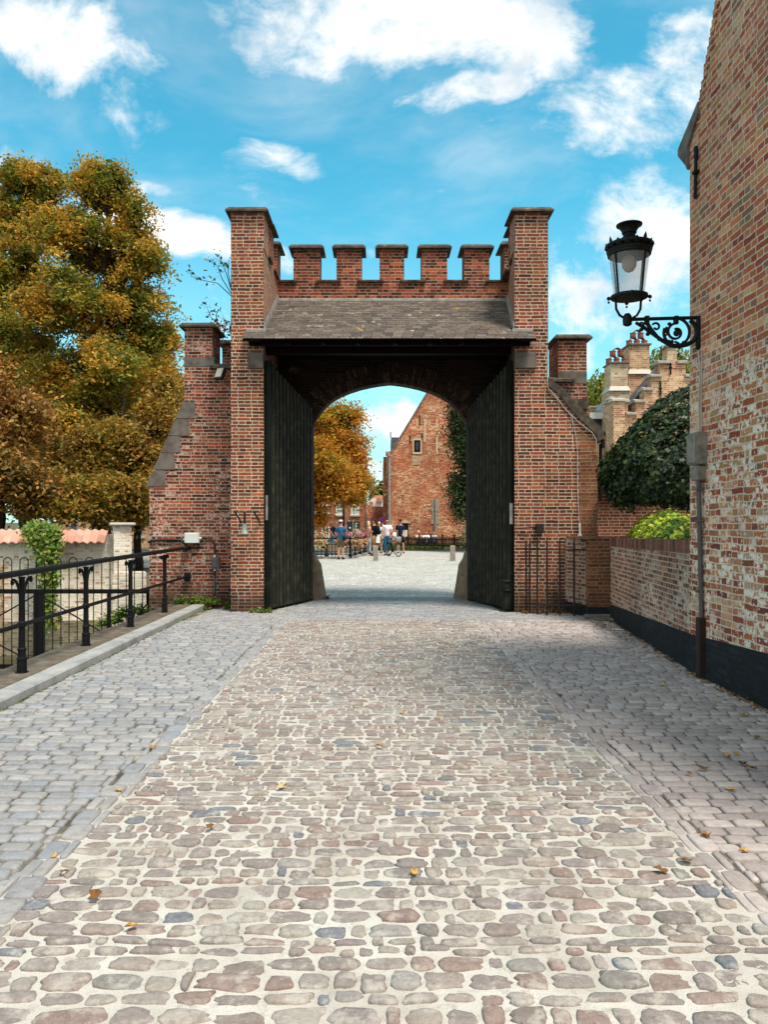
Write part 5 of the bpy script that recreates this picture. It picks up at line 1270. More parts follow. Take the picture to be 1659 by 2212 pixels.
# ------------------------------------------------------------------ big gable house seen through the arch
def old_gable():
    Y = 52.0; x = lambda p: PX(p, Y); z = lambda p: PZ(p, Y)
    e = empty('old_gable_house', (x(965), Y+4, 0), 'large old orange brick gable house standing beyond the archway', 'house')
    zb = -.1
    m = MB(); m.prism([(x(836), zb), (x(836), z(980)), (x(846), z(972)), (x(965), z(778)), (x(1084), z(972)), (x(1092), z(980)), (x(1092), zb)], Y, Y+.5, 'y'); g = m.build('gable_wall', M['far_brick'], e)
    m = MB(); m.prism([(x(846)-.05, z(974)), (x(965), z(776)), (x(1084)+.05, z(974)), (x(1084)+.05, z(980)), (x(965), z(784)), (x(846)-.05, z(980))], Y-.05, Y+.6, 'y'); m.build('verge', M['stone'], e)
    m = MB(); m.add([(x(846), Y+.5, z(975)), (x(965), Y+.5, z(780)), (x(965), Y+14, z(780)), (x(846), Y+14, z(975)), (x(1084), Y+.5, z(975)), (x(1084), Y+14, z(975))], [(0, 3, 2, 1), (1, 2, 5, 4)]); m.build('roof', M['slate_far'], e)
    m = MB(); m.box(x(836)-.25, x(836)-.003, Y+.6, Y+14, zb, z(985)); m.build('side_wall', M['far_brick'], e)
    # dormer peeping out left
    m = MB(); m.box(x(848), x(880), Y+3, Y+4.6, z(990), z(965)); d = m.build('dormer', M['stone'], e)
    m = MB(); m.prism([(x(845), z(968)), (x(846), z(935)), (x(885), z(935)), (x(885), z(968))], Y+2.8, Y+5, 'y'); m.tube([(x(845), Y+3, z(935)), (x(845), Y+3, z(922))], .04, 5); m.build('dormer_roof', M['slate_far'], d)
    # small chimney block at the eave + downpipe
    m = MB(); m.box(x(833), x(845), Y-.02, Y-.003+.6, z(983), z(975)); m.build('eave_block', M['far_brick'], e)
    m = MB(); m.tube([(x(840), Y-.1, z(986)), (x(841), Y-.1, z(1000)), (x(841), Y-.1, z(1150))], .09, 6); m.box(x(838), x(843), Y-.3, Y-.004, z(986), z(979)); m.build('downpipe', M['lead'], e)
    window(e, x(895), x(908), z(976), z(951), Y, .11, (0, 0), 'wood', 'glass', False)
    m = MB(); m.box(x(891.5), x(894.8), Y-.03, Y-.002, z(981), z(948)); m.box(x(908.2), x(911.5), Y-.03, Y-.002, z(981), z(948)); m.box(x(892), x(911), Y-.031, Y-.002, z(951), z(947)); m.box(x(892), x(911), Y-.06, Y-.002, z(981), z(977)); m.build('window_surround', M['sandstone'], e)
    m = MB(); m.box(x(888), x(909), Y-.03, Y-.002, z(1004), z(1001)); m.box(x(890), x(908), Y-.02, Y-.002, z(1001), z(984)); m.build('blocked_opening', M['tan_brick'], e)
    # low window / door
    window(e, x(868), x(882), z(1161), z(1130), Y, .16, (1, 3), 'wood', 'glass', False)
    m = MB(); m.box(x(870), x(880), Y-.075, Y-.052, z(1159), z(1145)); m.build('curtain', M['whitepaint'], e)
    m = MB(); m.prism([(x(865), z(1128)), (x(875), z(1122)), (x(886), z(1128)), (x(886), z(1130)), (x(865), z(1130))], Y-.04, Y-.002, 'y'); m.build('lintel', M['sandstone'], e)
    # stone slit buttress
    m = MB(); rg = random.Random(4)
    for i in range(9):
        a, b = 1078+i*9, 1078+(i+1)*9-.4; wl = rg.choice((6, 9, 12)) if i < 6 else 3; wr = rg.choice((6, 9, 11)) if i < 6 else 3
        m.box(x(939-wl/1.2), x(938), Y-.05, Y-.002, z(b), z(a)); m.box(x(940.5), x(940.5+wr/1.2), Y-.05, Y-.002, z(b), z(a))
    m.build('stone_quoins', M['slitstone'], e)
    m = MB(); m.box(x(938), x(940.5), Y-.1, Y-.003, z(1165), z(1078)); m.build('pipe', M['slitdark'], e)
    m = MB()
    for (px, y0, y1) in ((918, 905, 955), (944, 905, 925), (944, 940, 980)): m.box(x(px)-.06, x(px)+.06, Y-.02, Y-.002, z(y1), z(y0))
    m.build('mortar_repair', M['sandstone'], e)
    for (px, y0, y1) in ((907, 897, 918), (886, 940, 958), (912, 935, 950)):
        m = MB(); m.box(x(px)-.03, x(px)+.03, Y-.06, Y-.002, z(y1), z(y0)); m.build('wall_anchor', M['iron'], e)
M['sandstone'] = noisy('sandstone', ['#b8a07c', '#c9b594'], 4, .85, .2, .003)
M['slitstone'] = noisy('grey quoins', ['#8e8474', '#a39a8a'], 4, .85, .2, .003); M['slitdark'] = noisy('grey pipe', ['#5e5a56', '#6c6864'], 4, .7, .3, 0)
old_gable()
def far_houses():
    Y = 60.0; x = lambda p: PX(p, Y); z = lambda p: PZ(p, Y)
    e = empty('terrace_house', (x(740), Y+4, 0), 'red brick house with pale green shuttered windows behind the orange tree', 'house')
    m = MB(); m.box(x(640), x(788), Y, Y+8, -.1, z(1062)); m.build('wall', M['far_red'], e)
    m = MB(); m.prism([(Y-.2, z(1064)), (Y+8.2, z(1064)), (Y+4, z(960))], x(638), x(789), 'x'); m.build('roof', M['tile_far'], e)
    for (a, b) in ((665, 683), (695, 712), (725, 742), (758, 776)):
        window(e, x(a), x(b), z(1112), z(1090), Y, .09, (1, 1), 'whitepaint', 'palepane')
        window(e, x(a), x(b), z(1162), z(1138), Y, .09, (1, 1), 'whitepaint', 'glass')
    Y = 64.0; x = lambda p: PX(p, Y); z = lambda p: PZ(p, Y)
    e = empty('tiled_cottage', (x(812), Y+3, 0), 'low cottage with a steep orange tiled roof between the red house and the gable house', 'cottage')
    m = MB(); m.box(x(788), x(850), Y, Y+5, -.1, z(1136)); m.build('wall', M['far_brick'], e)
    m = MB(); m.add([(x(797), Y-.2, z(1138)), (x(852), Y-.2, z(1138)), (x(852), Y+2.5, z(1093)), (x(786), Y+2.5, z(1093))], [(0, 1, 2, 3)]); m.build('roof', M['tile_far'], e)
    m = MB(); m.prism([(x(786), z(1160)), (x(786), z(1094)), (x(789), z(1094)), (x(800), z(1140)), (x(800), z(1160))], Y-.25, Y+2, 'y'); m.build('gable_end', M['slitstone'], e)
    Y = 80.0; x = lambda p: PX(p, Y); z = lambda p: PZ(p, Y)
    e = empty('white_house', (x(812), Y+3, 0), 'white rendered house glimpsed above the cottage roof', 'house')
    m = MB(); m.prism([(x(790), -.1), (x(790), z(1086)), (x(805), z(1076)), (x(824), z(1076)), (x(834), z(1088)), (x(834), -.1)], Y, Y+6, 'y'); m.build('wall', M['whitepaint'], e)
    m = MB(); m.box(x(799), x(806), Y-1, Y-.01, z(1094), z(1084)); m.box(x(814), x(826), Y-.6, Y-.02, z(1084), z(1076)); m.build('chimney', M['far_brick'], e)
    m = MB(); m.prism([(Y+.3, z(1077)), (Y+6, z(1077)), (Y+3, z(1068))], x(805), x(830), 'x'); m.build('roof', M['tile_far'], e)
    # house behind the left trees
    Y = 46.0; x = lambda p: PX(p, Y); z = lambda p: PZ(p, Y)
    e = empty('canal_house', (x(260), Y+3, 0), 'brown brick house half hidden behind the trees at the left', 'house')
    m = MB(); m.box(x(120), x(322), Y, Y+7, -.1, z(1010)); m.build('wall', M['tan_brick'], e)
    m = MB(); m.prism([(Y-.2, z(1012)), (Y+7.2, z(1012)), (Y+3.5, z(920))], x(118), x(324), 'x'); m.build('roof', M['tile_far'], e)
    for a in (150, 195, 240, 292): window(e, x(a), x(a+18), z(1158), z(1118), Y, .08, (1, 2), 'lead', 'glass')
M['palepane'] = NT('pale shutters').end('#a9b8a4', .5, .4)
far_houses()

# ------------------------------------------------------------------ canal railing with flower boxes, street furniture beyond the gate
def canal_fence():
    e = empty('canal_fence', PX(715, 33) and (PX(715, 33), 33, 0), 'black iron canal railing hung with flower boxes, seen through the left of the arch', 'railing')
    A = (PX(655, 33), 33.0); B = (PX(756, 32.8), 32.8); C = (PX(812, 41), 41.0)
    for (p, q, n) in ((A, B, 13), (B, C, 26)):
        p = Vector((*p, 0)); q = Vector((*q, 0))
        m = MB()
        for h, r in ((.86, .03), (.62, .018), (.30, .018), (.17, .018)): m.tube([p+Vector((0, 0, h)), q+Vector((0, 0, h))], r, 5)
        m.build('rail', M['iron'], e)
        m = MB()
        for i in range(n+1): t = p.lerp(q, i/n); m.tube([t+Vector((0, 0, .07)), t+Vector((0, 0, .64))], .014, 4)
        m.build('bars', M['iron'], e)
        k = 2 if n == 13 else 6
        for i in range(k+1):
            t = p.lerp(q, i/k); m = MB(); m.tube([t, t+Vector((0, 0, .9))], .04, 6); m.ball((t.x, t.y, .12), .09, .09, .12, 8, 5); m.build('post', M['iron'], e)
        d = (q-p).normalized(); nn = Vector((-d.y, d.x, 0))*.15
        m = MB(); m.prism([((p-nn).x, (p-nn).y), ((q-nn).x, (q-nn).y), ((q+nn).x, (q+nn).y), ((p+nn).x, (p+nn).y)], -.05, .09, 'z'); m.build('plinth', M['kerb'], e)
canal_fence()
def flowerbox(px, Y, w, label, bloom, extra=None, zc=.84, group='flower boxes on the canal railing'):
    cx = PX(px, Y); e = empty('flower_box', (cx, Y, zc-.2), label, 'flower box', group)
    m = MB(); m.prism([(cx-w*.42, zc-.24), (cx-w*.46, zc-.02), (cx+w*.46, zc-.02), (cx+w*.42, zc-.24)], Y-.30, Y-.08, 'y'); m.build('planter', M['planter'], e)
    k = int(260*w); pts = [(cx+random.uniform(-.5, .5)*w, Y-.2+random.gauss(0, .1), zc+.10+abs(random.gauss(0, .11))) for _ in range(k)]
    hangp = [(cx+random.uniform(-.5, .5)*w, Y-.36+random.gauss(0, .05), zc-.02-abs(random.gauss(0, .17))) for _ in range(int(k*.7))]
    leaves('flowers', pts, .085, M[bloom], e, tmpl=T_LOBE, up=.3)
    leaves('trailing_flowers', hangp, .08, M['petal_peach'], e, tmpl=T_LOBE, up=.0, normals=np.array([0, -1, .2]))
    leaves('foliage', [(p[0], p[1], p[2]-.1) for p in pts[::2]], .09, M['weed'], e)
    if extra: leaves('white_flowers', [(cx+extra+random.gauss(0, .09), Y-.2+random.gauss(0, .06), zc+.22+abs(random.gauss(0, .10))) for _ in range(130)], .07, M['petal_white'], e, up=.2, hang=-1)
M['planter'] = noisy('grey planter', ['#5a4e4a', '#6e625c'], 5, .8, .2, .001)
flowerbox(688, 32.9, .80, 'flower box with peach and pink blooms at the left end of the canal railing', 'petal_peach')
flowerbox(736, 33.2, .5, 'small pink flower box behind the man in the white cap', 'petal_pink')
flowerbox(767, 33.3, .72, 'flower box with bright pink and white blooms at the railing corner', 'petal_pink', .12)
flowerbox(782, 35.4, .55, 'flower box with pink blooms second along the receding railing', 'petal_pink', zc=.82)
flowerbox(795, 37.6, .5, 'flower box with pale pink blooms beside the backpack man', 'petal_pink', zc=.80)
flowerbox(1018, 39.5, .75, 'flower box with white and red blooms at the right side of the arch', 'petal_white', zc=.9, group=None)
def bollards():
    for px, label in ((811.5, 'square stone bollard in front of the cyclists group'), (978, 'square stone bollard standing alone at the right of the square')):
        x, y = PX(px, 31), 31.0
        m = MB(); m.hull_box(x-.10, x+.10, y-.10, y+.10, -.05, .62, .025); tag(m.build('bollard', M['bollard']), label, 'bollard', 'stone bollards on the square')
bollards()
def low_fence():
    Y0, Y1 = 46.0, 43.0; e = empty('garden_fence', (PX(940, 44), 44.5, 0), 'low dark wooden picket fence in front of the gable house', 'fence')
    A = Vector((PX(858, Y0), Y0, 0)); B = Vector((PX(1035, Y1), Y1, 0)); n = 62
    m = MB(); m2 = MB()
    for i in range(n+1):
        t = A.lerp(B, i/n); h = .72+random.uniform(-.03, .03)
        m.prism([(t.x-.028, 0.05), (t.x-.028, h-.05), (t.x, h), (t.x+.028, h-.05), (t.x+.028, .05)], t.y-.012, t.y+.012, 'y')
    m.build('pickets', M['fencewood'], e)
    for h in (.2, .55): m2.tube([A+Vector((0, .05, h)), B+Vector((0, .05, h))], .03, 4)
    m2.build('rail', M['fencewood'], e)
    for i in range(8):
        t = A.lerp(B, i/7); m = MB(); m.box(t.x-.05, t.x+.05, t.y+.02, t.y+.12, 0, .86); m.build('post', M['fencewood'], e)
    m = MB(); m.prism([(A.x, A.y-.25), (B.x, B.y-.25), (B.x, B.y-.1), (A.x, A.y-.1)], -.02, .10, 'z'); m.build('kerb', M['stone'], e)
M['fencewood'] = noisy('dark fence wood', ['#1f1a16', '#2e2822', '#3a332c'], 9, .8, .2, .002)
low_fence()
M['grass'] = leafmat('grass', ['#4c5a24', '#5c6a2c', '#6e7434', '#7c7a3c'], .25, trans=.3)
def lawn():
    n = 9000; x = RNG.uniform(0, 8, n); y = RNG.uniform(43.5, 51.5, n); pts = np.stack([x, y, np.full(n, .06)], 1)
    o = leaves('grass', pts, .22, M['grass'], up=.1, hang=-2.5); tag(o, 'grass growing behind the picket fence before the gable house', 'grass', kind='stuff')
lawn()
def lamp_post(px, Y, top, label):
    x = PX(px, Y); e = empty('street_lamp', (x, Y, 0), label, 'street lamp')
    zt = PZ(top, Y); m = MB(); m.lathe([(.12, 0), (.12, .3), (.07, .4), (.06, zt-.5), (.05, zt-.4)], (x, Y, 0), 10); m.build('post', M['iron'], e, True)
    m = MB(); m.lathe([(.12, 0), (.20, .35)], (x, Y, zt-.45), 8); m.build('lantern', M['lampglass'], e)
    m = MB(); m.lathe([(.27, 0), (.25, .05), (.10, .2), (.03, .3)], (x, Y, zt-.1), 10); m.build('lantern_roof', M['iron'], e)
lamp_post(742, 45, 1068, 'black lamp post rising through the orange tree beyond the canal railing')
lamp_post(700, 42, 1098, 'short black lamp post at the left edge of the arch opening')
def sign():
    Y = 50.0; x, _, z = P(825.5, 1124, Y)
    e = empty('no_parking_sign', (x, Y, 0), 'round blue no parking sign with a red rim beside the gable house', 'road sign')
    def disc(r0, r1, y, nm, mat):
        m = MB(); N = 28; vs = []; 
        for k in range(N): a = 2*PI*k/N; vs += [(x+r1*math.cos(a), y, z+r1*math.sin(a)), (x+r0*math.cos(a), y, z+r0*math.sin(a))]
        if r0 > 0: fs = [(2*k, (2*k+2) % (2*N), (2*k+3) % (2*N), 2*k+1) for k in range(N)]
        else: vs = vs[::2]; fs = [tuple(range(N))]
        m.add(vs, fs); m.build(nm, mat, e)
    m = MB(); m.tube([(x, Y+.015, z), (x, Y+.001, z)], .215, 28); m.build('plate', M['iron'], e)
    disc(0, .21, Y-.003, 'blue_face', M['sign_blue']); disc(.165, .21, Y-.006, 'red_rim', M['sign_red'])
    m = MB(); Mx = Matrix.Translation((x, Y, z)) @ Matrix.Rotation(math.radians(45), 4, 'Y'); m.M = Mx; m.box(-.17, .17, -.0085, -.0075, -.02, .02); m.build('red_bar', M['sign_red'], e)
    m = MB(); m.tube([(x+.03, Y+.05, 0), (x+.03, Y+.05, z)], .03, 6); m.build('post', M['lead'], e)
    # dark direction board
    Y = 44.0; x0, x1 = PX(749, Y), PX(777, Y); z0, z1 = PZ(1149, Y), PZ(1126, Y)
    e = empty('information_board', ((x0+x1)/2, Y, 0), 'dark grey two leaf board with a pale F shaped mark behind the flower boxes', 'information board')
    xm = (x0+x1)/2
    for a, b in ((x0, xm-.02), (xm+.02, x1)): m = MB(); m.box(a, b, Y-.02, Y+.02, z0, z1, ch=.01); m.build('board', M['board'], e)
    m = MB(); m.box(xm-.02, xm+.02, Y-.03, Y+.03, 0, z1+.05); m.box(x0+.05, x1-.05, Y+.021, Y+.04, (z0+z1)/2-.02, (z0+z1)/2+.02); m.build('post', M['whitecable'], e)
    s = (x1-x0); fx = xm+s*.17
    m = MB(); m.box(fx, fx+.035, Y-.026, Y-.021, z0+.10, z1-.10); m.box(fx+.036, fx+.14, Y-.026, Y-.021, z1-.14, z1-.10); m.box(fx+.036, fx+.11, Y-.026, Y-.021, (z0+z1)/2+.0, (z0+z1)/2+.04); m.build('lettering', M['palegreen'], e)
    m = MB(); m.box(x0+.13, x0+.23, Y-.026, Y-.021, z0+.2, z0+.28); m.build('sticker', M['whitepaint'], e)
M['sign_blue'] = NT('sign blue').end('#1c2c78', .5, .4); M['sign_red'] = NT('sign red').end('#9c2230', .5, .4)
M['board'] = noisy('dark board', ['#20262a', '#2c3236'], 5, .6, .4, 0); M['palegreen'] = NT('pale green lettering').end('#b8e8b0', .5, .3)
sign()
# plate in the threshold, paper, fallen leaves
m = MB(); m.hull_box(.10, .52, 14.85, 15.12, .0, .022, .004); tag(m.build('drain_cover', M['bluegrey']) if 'bluegrey' in M else m.build('drain_cover', noisy('bluish cover', ['#6f7f84', '#84949a'], 8, .5, .4, .001)), 'small bluish rectangular cover set in the paving under the arch', 'drain cover')
m = MB(); x, y, _ = P(1335, 1364, 1660*1.6/238); m.M = Matrix.Translation((x, y, .022)) @ Euler((0, .05, .35)).to_matrix().to_4x4(); m.hull_box(-.06, .06, -.05, .05, 0, .012, .002); tag(m.build('paper_scrap', M['whitepaint']), 'small white scrap of card lying at the foot of the garden wall', 'litter')
def fallen():
    spots = [(871, 1538), (453, 1787), (895, 1886), (282, 2003), (205, 1937), (137, 1884), (119, 1850), (820, 1612), (1483, 1860), (1427, 1880), (1526, 1807), (1607, 1840), (1490, 1672), (1521, 1662), (1605, 1652),
             (1592, 1629), (1635, 1595), (1606, 1545), (1552, 1503), (1514, 1511), (1628, 1661), (1570, 1636), (1580, 1706), (330, 1617), (945, 1552), (1462, 1435), (1278, 1340), (1430, 1480), (610, 1700), (255, 1709)]
    proto = None
    lab = {0: 'tan leaf on the far middle of the cobbles', 3: 'curled yellow leaf on the near left cobbles', 4: 'large pale leaf on the left cobbles', 8: 'yellow leaf at the right edge of the cobbles'}
    for i, (px, py) in enumerate(spots):
        Y = F*(H-.02)/(py-VY); x = PX(px, Y)
        if proto is None:
            m = MB(); out = [(-.5, 0), (-.35, -.28), (-.1, -.22), (.05, -.42), (.2, -.2), (.55, -.05), (.25, .12), (.1, .38), (-.1, .2), (-.4, .25)]
            top = [(a*.055, b*.055, .008+.012*abs(b)+.006*a*a+.004*math.sin(a*7)) for a, b in out]; bot = [(a, b, c-.0015) for a, b, c in top]; n = len(out)
            ctr = len(top)*2
            m.add(top+bot+[(0, 0, .007), (0, 0, .0055)], [(k, (k+1) % n, ctr) for k in range(n)]+[((k+1) % n+n, k+n, ctr+1) for k in range(n)]+[(k, k+n, (k+1) % n+n, (k+1) % n) for k in range(n)])
            proto = m.build('fallen_leaf', M['fallen_single']); proto.data.transform(Matrix.Translation((0, 0, .0))); o = proto
        else: o = proto.copy(); COL.objects.link(o)
        o.location = (x, y_, .022) if False else (x, Y, .024); s = 1.0*random.uniform(.75, 1.35); o.scale = (s, s, s*random.uniform(.8, 2)); o.rotation_euler = (random.uniform(-.2, .2), random.uniform(-.2, .2), random.uniform(0, 6))
        side = 'on the right pavement' if px > 1450 else ('on the left pavement' if px < 250 else 'on the cobbled road')
        tag(o, lab.get(i, 'small dry yellow autumn leaf lying '+side), 'leaf', None if i in lab else 'fallen leaves '+side)
fallen()
# ------------------------------------------------------------------ trees
def B(px, py, Y, rx, ry, dy=0.0, ky=1.0):
    s = Y/F; c = P(px, py, Y+dy); return (c[0], c[1], c[2], rx*s, rx*s*ky, ry*s)
S = 28.0
make_tree('chestnut_tree', (PX(215, 29), 29, -.1),
          [B(225, 410, 29, 62, 62), B(175, 520, 29, 85, 70), B(280, 530, 29, 62, 80), B(150, 640, 28, 110, 80), B(265, 690, 29, 95, 90), B(330, 560, 29.5, 28, 32), B(200, 800, 27.5, 130, 100), B(320, 830, 29, 62, 90), B(160, 950, 27, 130, 90), B(290, 980, 28.5, 80, 100), B(230, 370, 29, 38, 36), B(352, 740, 30, 30, 40), B(300, 455, 29, 30, 40)],
          'tall golden brown autumn chestnut rising behind the tiled wall, tallest tree left of the gate', M['leaf_autumn'], 4200, 34, .50, .15, .38, .3, 'trees behind the limewashed wall',
          stray=[[P(300, 610, 29), P(330, 588, 29), P(345, 592, 29), P(357, 580, 29)]], shell=.45)
make_tree('chestnut_tree', (PX(60, 31), 31, -.1),
          [B(55, 390, 31, 58, 50), B(110, 400, 31, 40, 40), B(20, 450, 31, 50, 70), B(95, 470, 31, 55, 50), B(30, 580, 30, 80, 80), B(-40, 700, 30, 90, 120), B(40, 760, 29, 90, 90)],
          'broad golden autumn tree at the left edge, about as high as the chestnut beside it', M['leaf_autumn'], 2300, 34, .50, .15, .34, .4, 'trees behind the limewashed wall', shell=.45)
make_tree('pale_tree', (PX(-20, 38), 38, -.1), [B(0, 455, 38, 30, 26), B(-30, 500, 38, 60, 50), B(-50, 640, 38, 80, 110)], 'pale green tree peeping out at the far left behind the autumn trees', M['leaf_pale'], 500, 30, .8, .22, .3, .4)
make_tree('brown_tree', (PX(-10, 22), 22, -.1), [B(-10, 1010, 22, 90, 70), B(30, 900, 23, 80, 60), B(60, 1050, 22, 50, 50), B(-40, 850, 23, 80, 100)],
          'brown leaved tree low at the left edge, just above the orange tiles', M['leaf_brown'], 900, 32, .55, .16, .2, .4, 'trees behind the limewashed wall', shell=.4)
make_tree('green_tree', (PX(300, 25), 25, -.1), [B(315, 1000, 25, 55, 75), B(260, 1060, 24, 75, 55), B(180, 1080, 23, 80, 45), B(110, 1070, 23, 70, 50), B(345, 900, 26, 34, 60), B(360, 850, 27, 28, 50), B(230, 960, 25, 80, 70), B(300, 1090, 25, 30, 40)],
          'green and yellow bushy tree filling the space between the pillar and the gatehouse', M['leaf_green'], 1900, 32, .5, .15, .14, .3, 'trees behind the limewashed wall', shell=.35)
make_tree('background_tree', (PX(380, 36), 36, -.1), [B(372, 900, 36, 34, 60), B(350, 980, 36, 50, 70), B(240, 1000, 38, 150, 80), B(60, 1000, 38, 160, 90), B(130, 880, 38, 150, 100)],
          'dense green tree far behind the chestnut trees', M['leaf_green'], 900, 30, 1.1, .3, .3, .3, 'trees behind the limewashed wall', shell=.3)
make_tree('orange_tree', (PX(655, 38), 38, 0), [B(738, 905, 38, 45, 38), B(700, 930, 38, 70, 55), B(765, 960, 38, 34, 45), B(690, 1010, 37, 95, 60), B(775, 1035, 38, 24, 34), B(765, 1070, 38, 26, 18), B(720, 1050, 37, 50, 32), B(690, 1080, 37, 18, 70), B(620, 1080, 37, 60, 70), B(768, 895, 38, 18, 16)],
          'orange chestnut tree seen through the left half of the arch', M['leaf_orange'], 1500, 34, .55, .16, .36, .35, None, shell=.4)
make_tree('conifer_tree', (PX(1040, 40), 40, 0), [B(1000, 920, 40, 30, 60), B(1020, 870, 40, 40, 50), B(1005, 1000, 40, 30, 60), B(1010, 1075, 40, 42, 60), B(1040, 960, 40, 60, 160), B(990, 905, 40, 14, 28)],
          'dark green conifer hanging into the right side of the arch', M['leaf_yew'], 1100, 32, .55, .15, .3, .4, None, shell=.35, hang=.8)
make_tree('distant_tree', (PX(826, 110), 110, 0), [B(822, 1070, 110, 14, 16), B(835, 1060, 110, 12, 20)], 'small dark tree far away beside the gable house', M['leaf_yew'], 160, 24, 1.6, .5, .3, .3)
make_tree('distant_tree', (PX(640, 70), 70, 0), [B(640, 1000, 75, 90, 90), B(560, 1040, 75, 90, 80)], 'orange tree far behind the terrace house', M['leaf_orange'], 400, 28, 1.6, .45, .3, .3)
def rose():
    e = empty('rose_bush', (PX(1012, 40.5), 40.6, 0), 'flowering bush with white blooms beside the right door of the arch', 'bush')
    c = P(1013, 1160, 40.6); pts = np.array(c)+RNG.normal(size=(600, 3))*np.array([.26, .2, .35]); leaves('foliage', pts, .11, M['leaf_ivy'], e)
    leaves('flowers', np.array(c)+np.array([0, -.15, .1])+RNG.normal(size=(130, 3))*np.array([.24, .15, .3]), .12, M['petal_white'], e, tmpl=T_LOBE)
rose()
def willow(px, py, Y, w, h, label):
    e = empty('willow_tree', (PX(px, Y), Y, 0), label, 'tree', 'willows behind the pale house'); s = Y/F
    cx, _, top = P(px, py, Y); W = w*s; Hh = h*s; pts = []; m = MB(); m.tube([(cx, Y, 0), (cx+.2, Y, top*.5), (cx, Y, top*.8)], [.35, .3, .18], 7)
    for k in range(300):
        a = random.uniform(0, 2*PI); r = math.sqrt(random.random()); x = cx+math.cos(a)*W*r; y = Y+math.sin(a)*W*r; z0 = top-(.55*r*r)*Hh*.5-random.uniform(0, Hh*.3); L = random.uniform(.25, .6)*Hh
        n = int(L/.05)
        sw = random.uniform(-.12, .12)
        for i in range(n):
            t = i/n; pts.append((x+math.cos(a)*.35*math.sin(t*1.5)+sw*t+random.gauss(0, .03), y+math.sin(a)*.35*math.sin(t*1.5)+random.gauss(0, .03), z0-L*t+.18*math.sin(min(t*4, PI))))
        if k % 5 == 0: m.tube([(cx, Y, top*.75), ((cx+x)/2, (Y+y)/2, z0+.2), (x, y, z0)], [.08, .05, .02], 5)
    m.build('trunk', M['bark'], e); leaves('crown', pts, .17, M['leaf_willow'], e, up=.1, hang=3.5)
willow(1298, 795, 36, 48, 230, 'yellow green weeping willow between the right wing and the pale chimneys')
willow(1445, 735, 40, 66, 230, 'yellow green weeping willow rising behind the stepped gable')
# thin self sown shrub growing from the gatehouse wall
def sprig():
    e = empty('wall_shrub', (-2.7, 15.4, 4.7), 'spindly self sown shrub growing out of the gatehouse wall between pier and wing', 'shrub')
    m = MB(); tips = []
    for (pts) in (((500, 640), (470, 612), (440, 606), (418, 600), (404, 588)), ((500, 636), (478, 600), (470, 575), (448, 560)), ((500, 630), (488, 590), (478, 565), (470, 548)), ((500, 625), (492, 590), (494, 560)),
                  ((478, 730), (470, 700), (455, 685), (446, 662), (436, 660)), ((470, 700), (466, 680), (472, 668)), ((480, 735), (486, 705), (492, 692))):
        p3 = [P(a, b, 14.9+random.uniform(-.1, .1)) for a, b in pts]; m.tube(p3, [.010, .008, .006, .004, .003][:len(p3)], 5); tips.append(p3)
    m.build('stem', M['bark'], e); L = []
    for t in tips:
        for a, b in zip(t[1:], t[2:]):
            for k in range(9): q = Vector(a).lerp(Vector(b), random.random()); L.append((q.x+random.gauss(0, .05), q.y+random.gauss(0, .05), q.z+random.gauss(0, .05)+.03))
    leaves('foliage', L, .085, M['leaf_yew'], e, hang=.3)
    L = [P(random.gauss(474, 12), random.gauss(712, 12), 15.0+random.gauss(0, .1)) for _ in range(150)]; leaves('dry_leaves', L, .08, M['leaf_orange'], e)
sprig()

# ------------------------------------------------------------------ people (facing -Y before rotation, metres for a 1.75 m person)
M['skin'] = noisy('skin', ['#b98468', '#c99678'], 8, .55, .3, 0)
def cloth(name, c, c2=None): M[name] = noisy(name, [c, c2 or c], 12, .9, .1, .003, 9)
cloth('navy cloth', '#1a2236', '#222c44'); cloth('blue tee cloth', '#2a5f88', '#356c96'); cloth('camo cloth', '#4c4c38', '#6a6650'); cloth('black cloth', '#121214', '#1c1c20'); cloth('white cloth', '#dcdce0', '#eceaea')
cloth('tan cloth', '#8a6238', '#9c7444'); cloth('jeans cloth', '#1d5570', '#2a6a88'); cloth('pale jeans cloth', '#9ab4c0', '#b4c8d0'); cloth('teal cloth', '#1c7898', '#2488a8'); cloth('peach cloth', '#d8a088', '#e0b098')
cloth('blond hair', '#d8c490', '#e8d8a8'); cloth('brown hair', '#3a2418', '#4a3020'); cloth('grey hair', '#8a8480', '#a09a94')
DJ = dict(pel=(0, 0, .95), wai=(0, 0, 1.08), che=(0, -.01, 1.28), nb=(0, .0, 1.45), ne=(0, -.01, 1.52), h1=(0, -.02, 1.60), h2=(0, -.015, 1.68), h3=(0, -.01, 1.735),
          shL=(.17, 0, 1.41), elL=(.23, .03, 1.13), wrL=(.24, -.05, .89), haL=(.24, -.07, .82), shR=(-.17, 0, 1.41), elR=(-.23, .03, 1.13), wrR=(-.24, -.05, .89), haR=(-.24, -.07, .82),
          hiL=(.09, 0, .90), knL=(.10, -.02, .49), anL=(.10, .02, .09), toL=(.115, -.16, .035), hiR=(-.09, 0, .90), knR=(-.10, -.02, .49), anR=(-.10, .02, .09), toR=(-.115, -.16, .035))
RAD = dict(peP=(.160, .128), pel=(.112, .082), wai=(.115, .085), che=(.145, .105), nb=(.08, .07), ne=(.055, .055), h1=(.066, .078), h2=(.076, .094), h3=(.052, .062), sh=(.058, .058), el=(.042, .042), wr=(.028, .022), ha=(.040, .016), hiP=(.095, .097), hi=(.080, .082), kn=(.056, .058), an=(.038, .042), to=(.038, .026))
def rad_of(v): return RAD.get(v) or RAD[v[:2]]
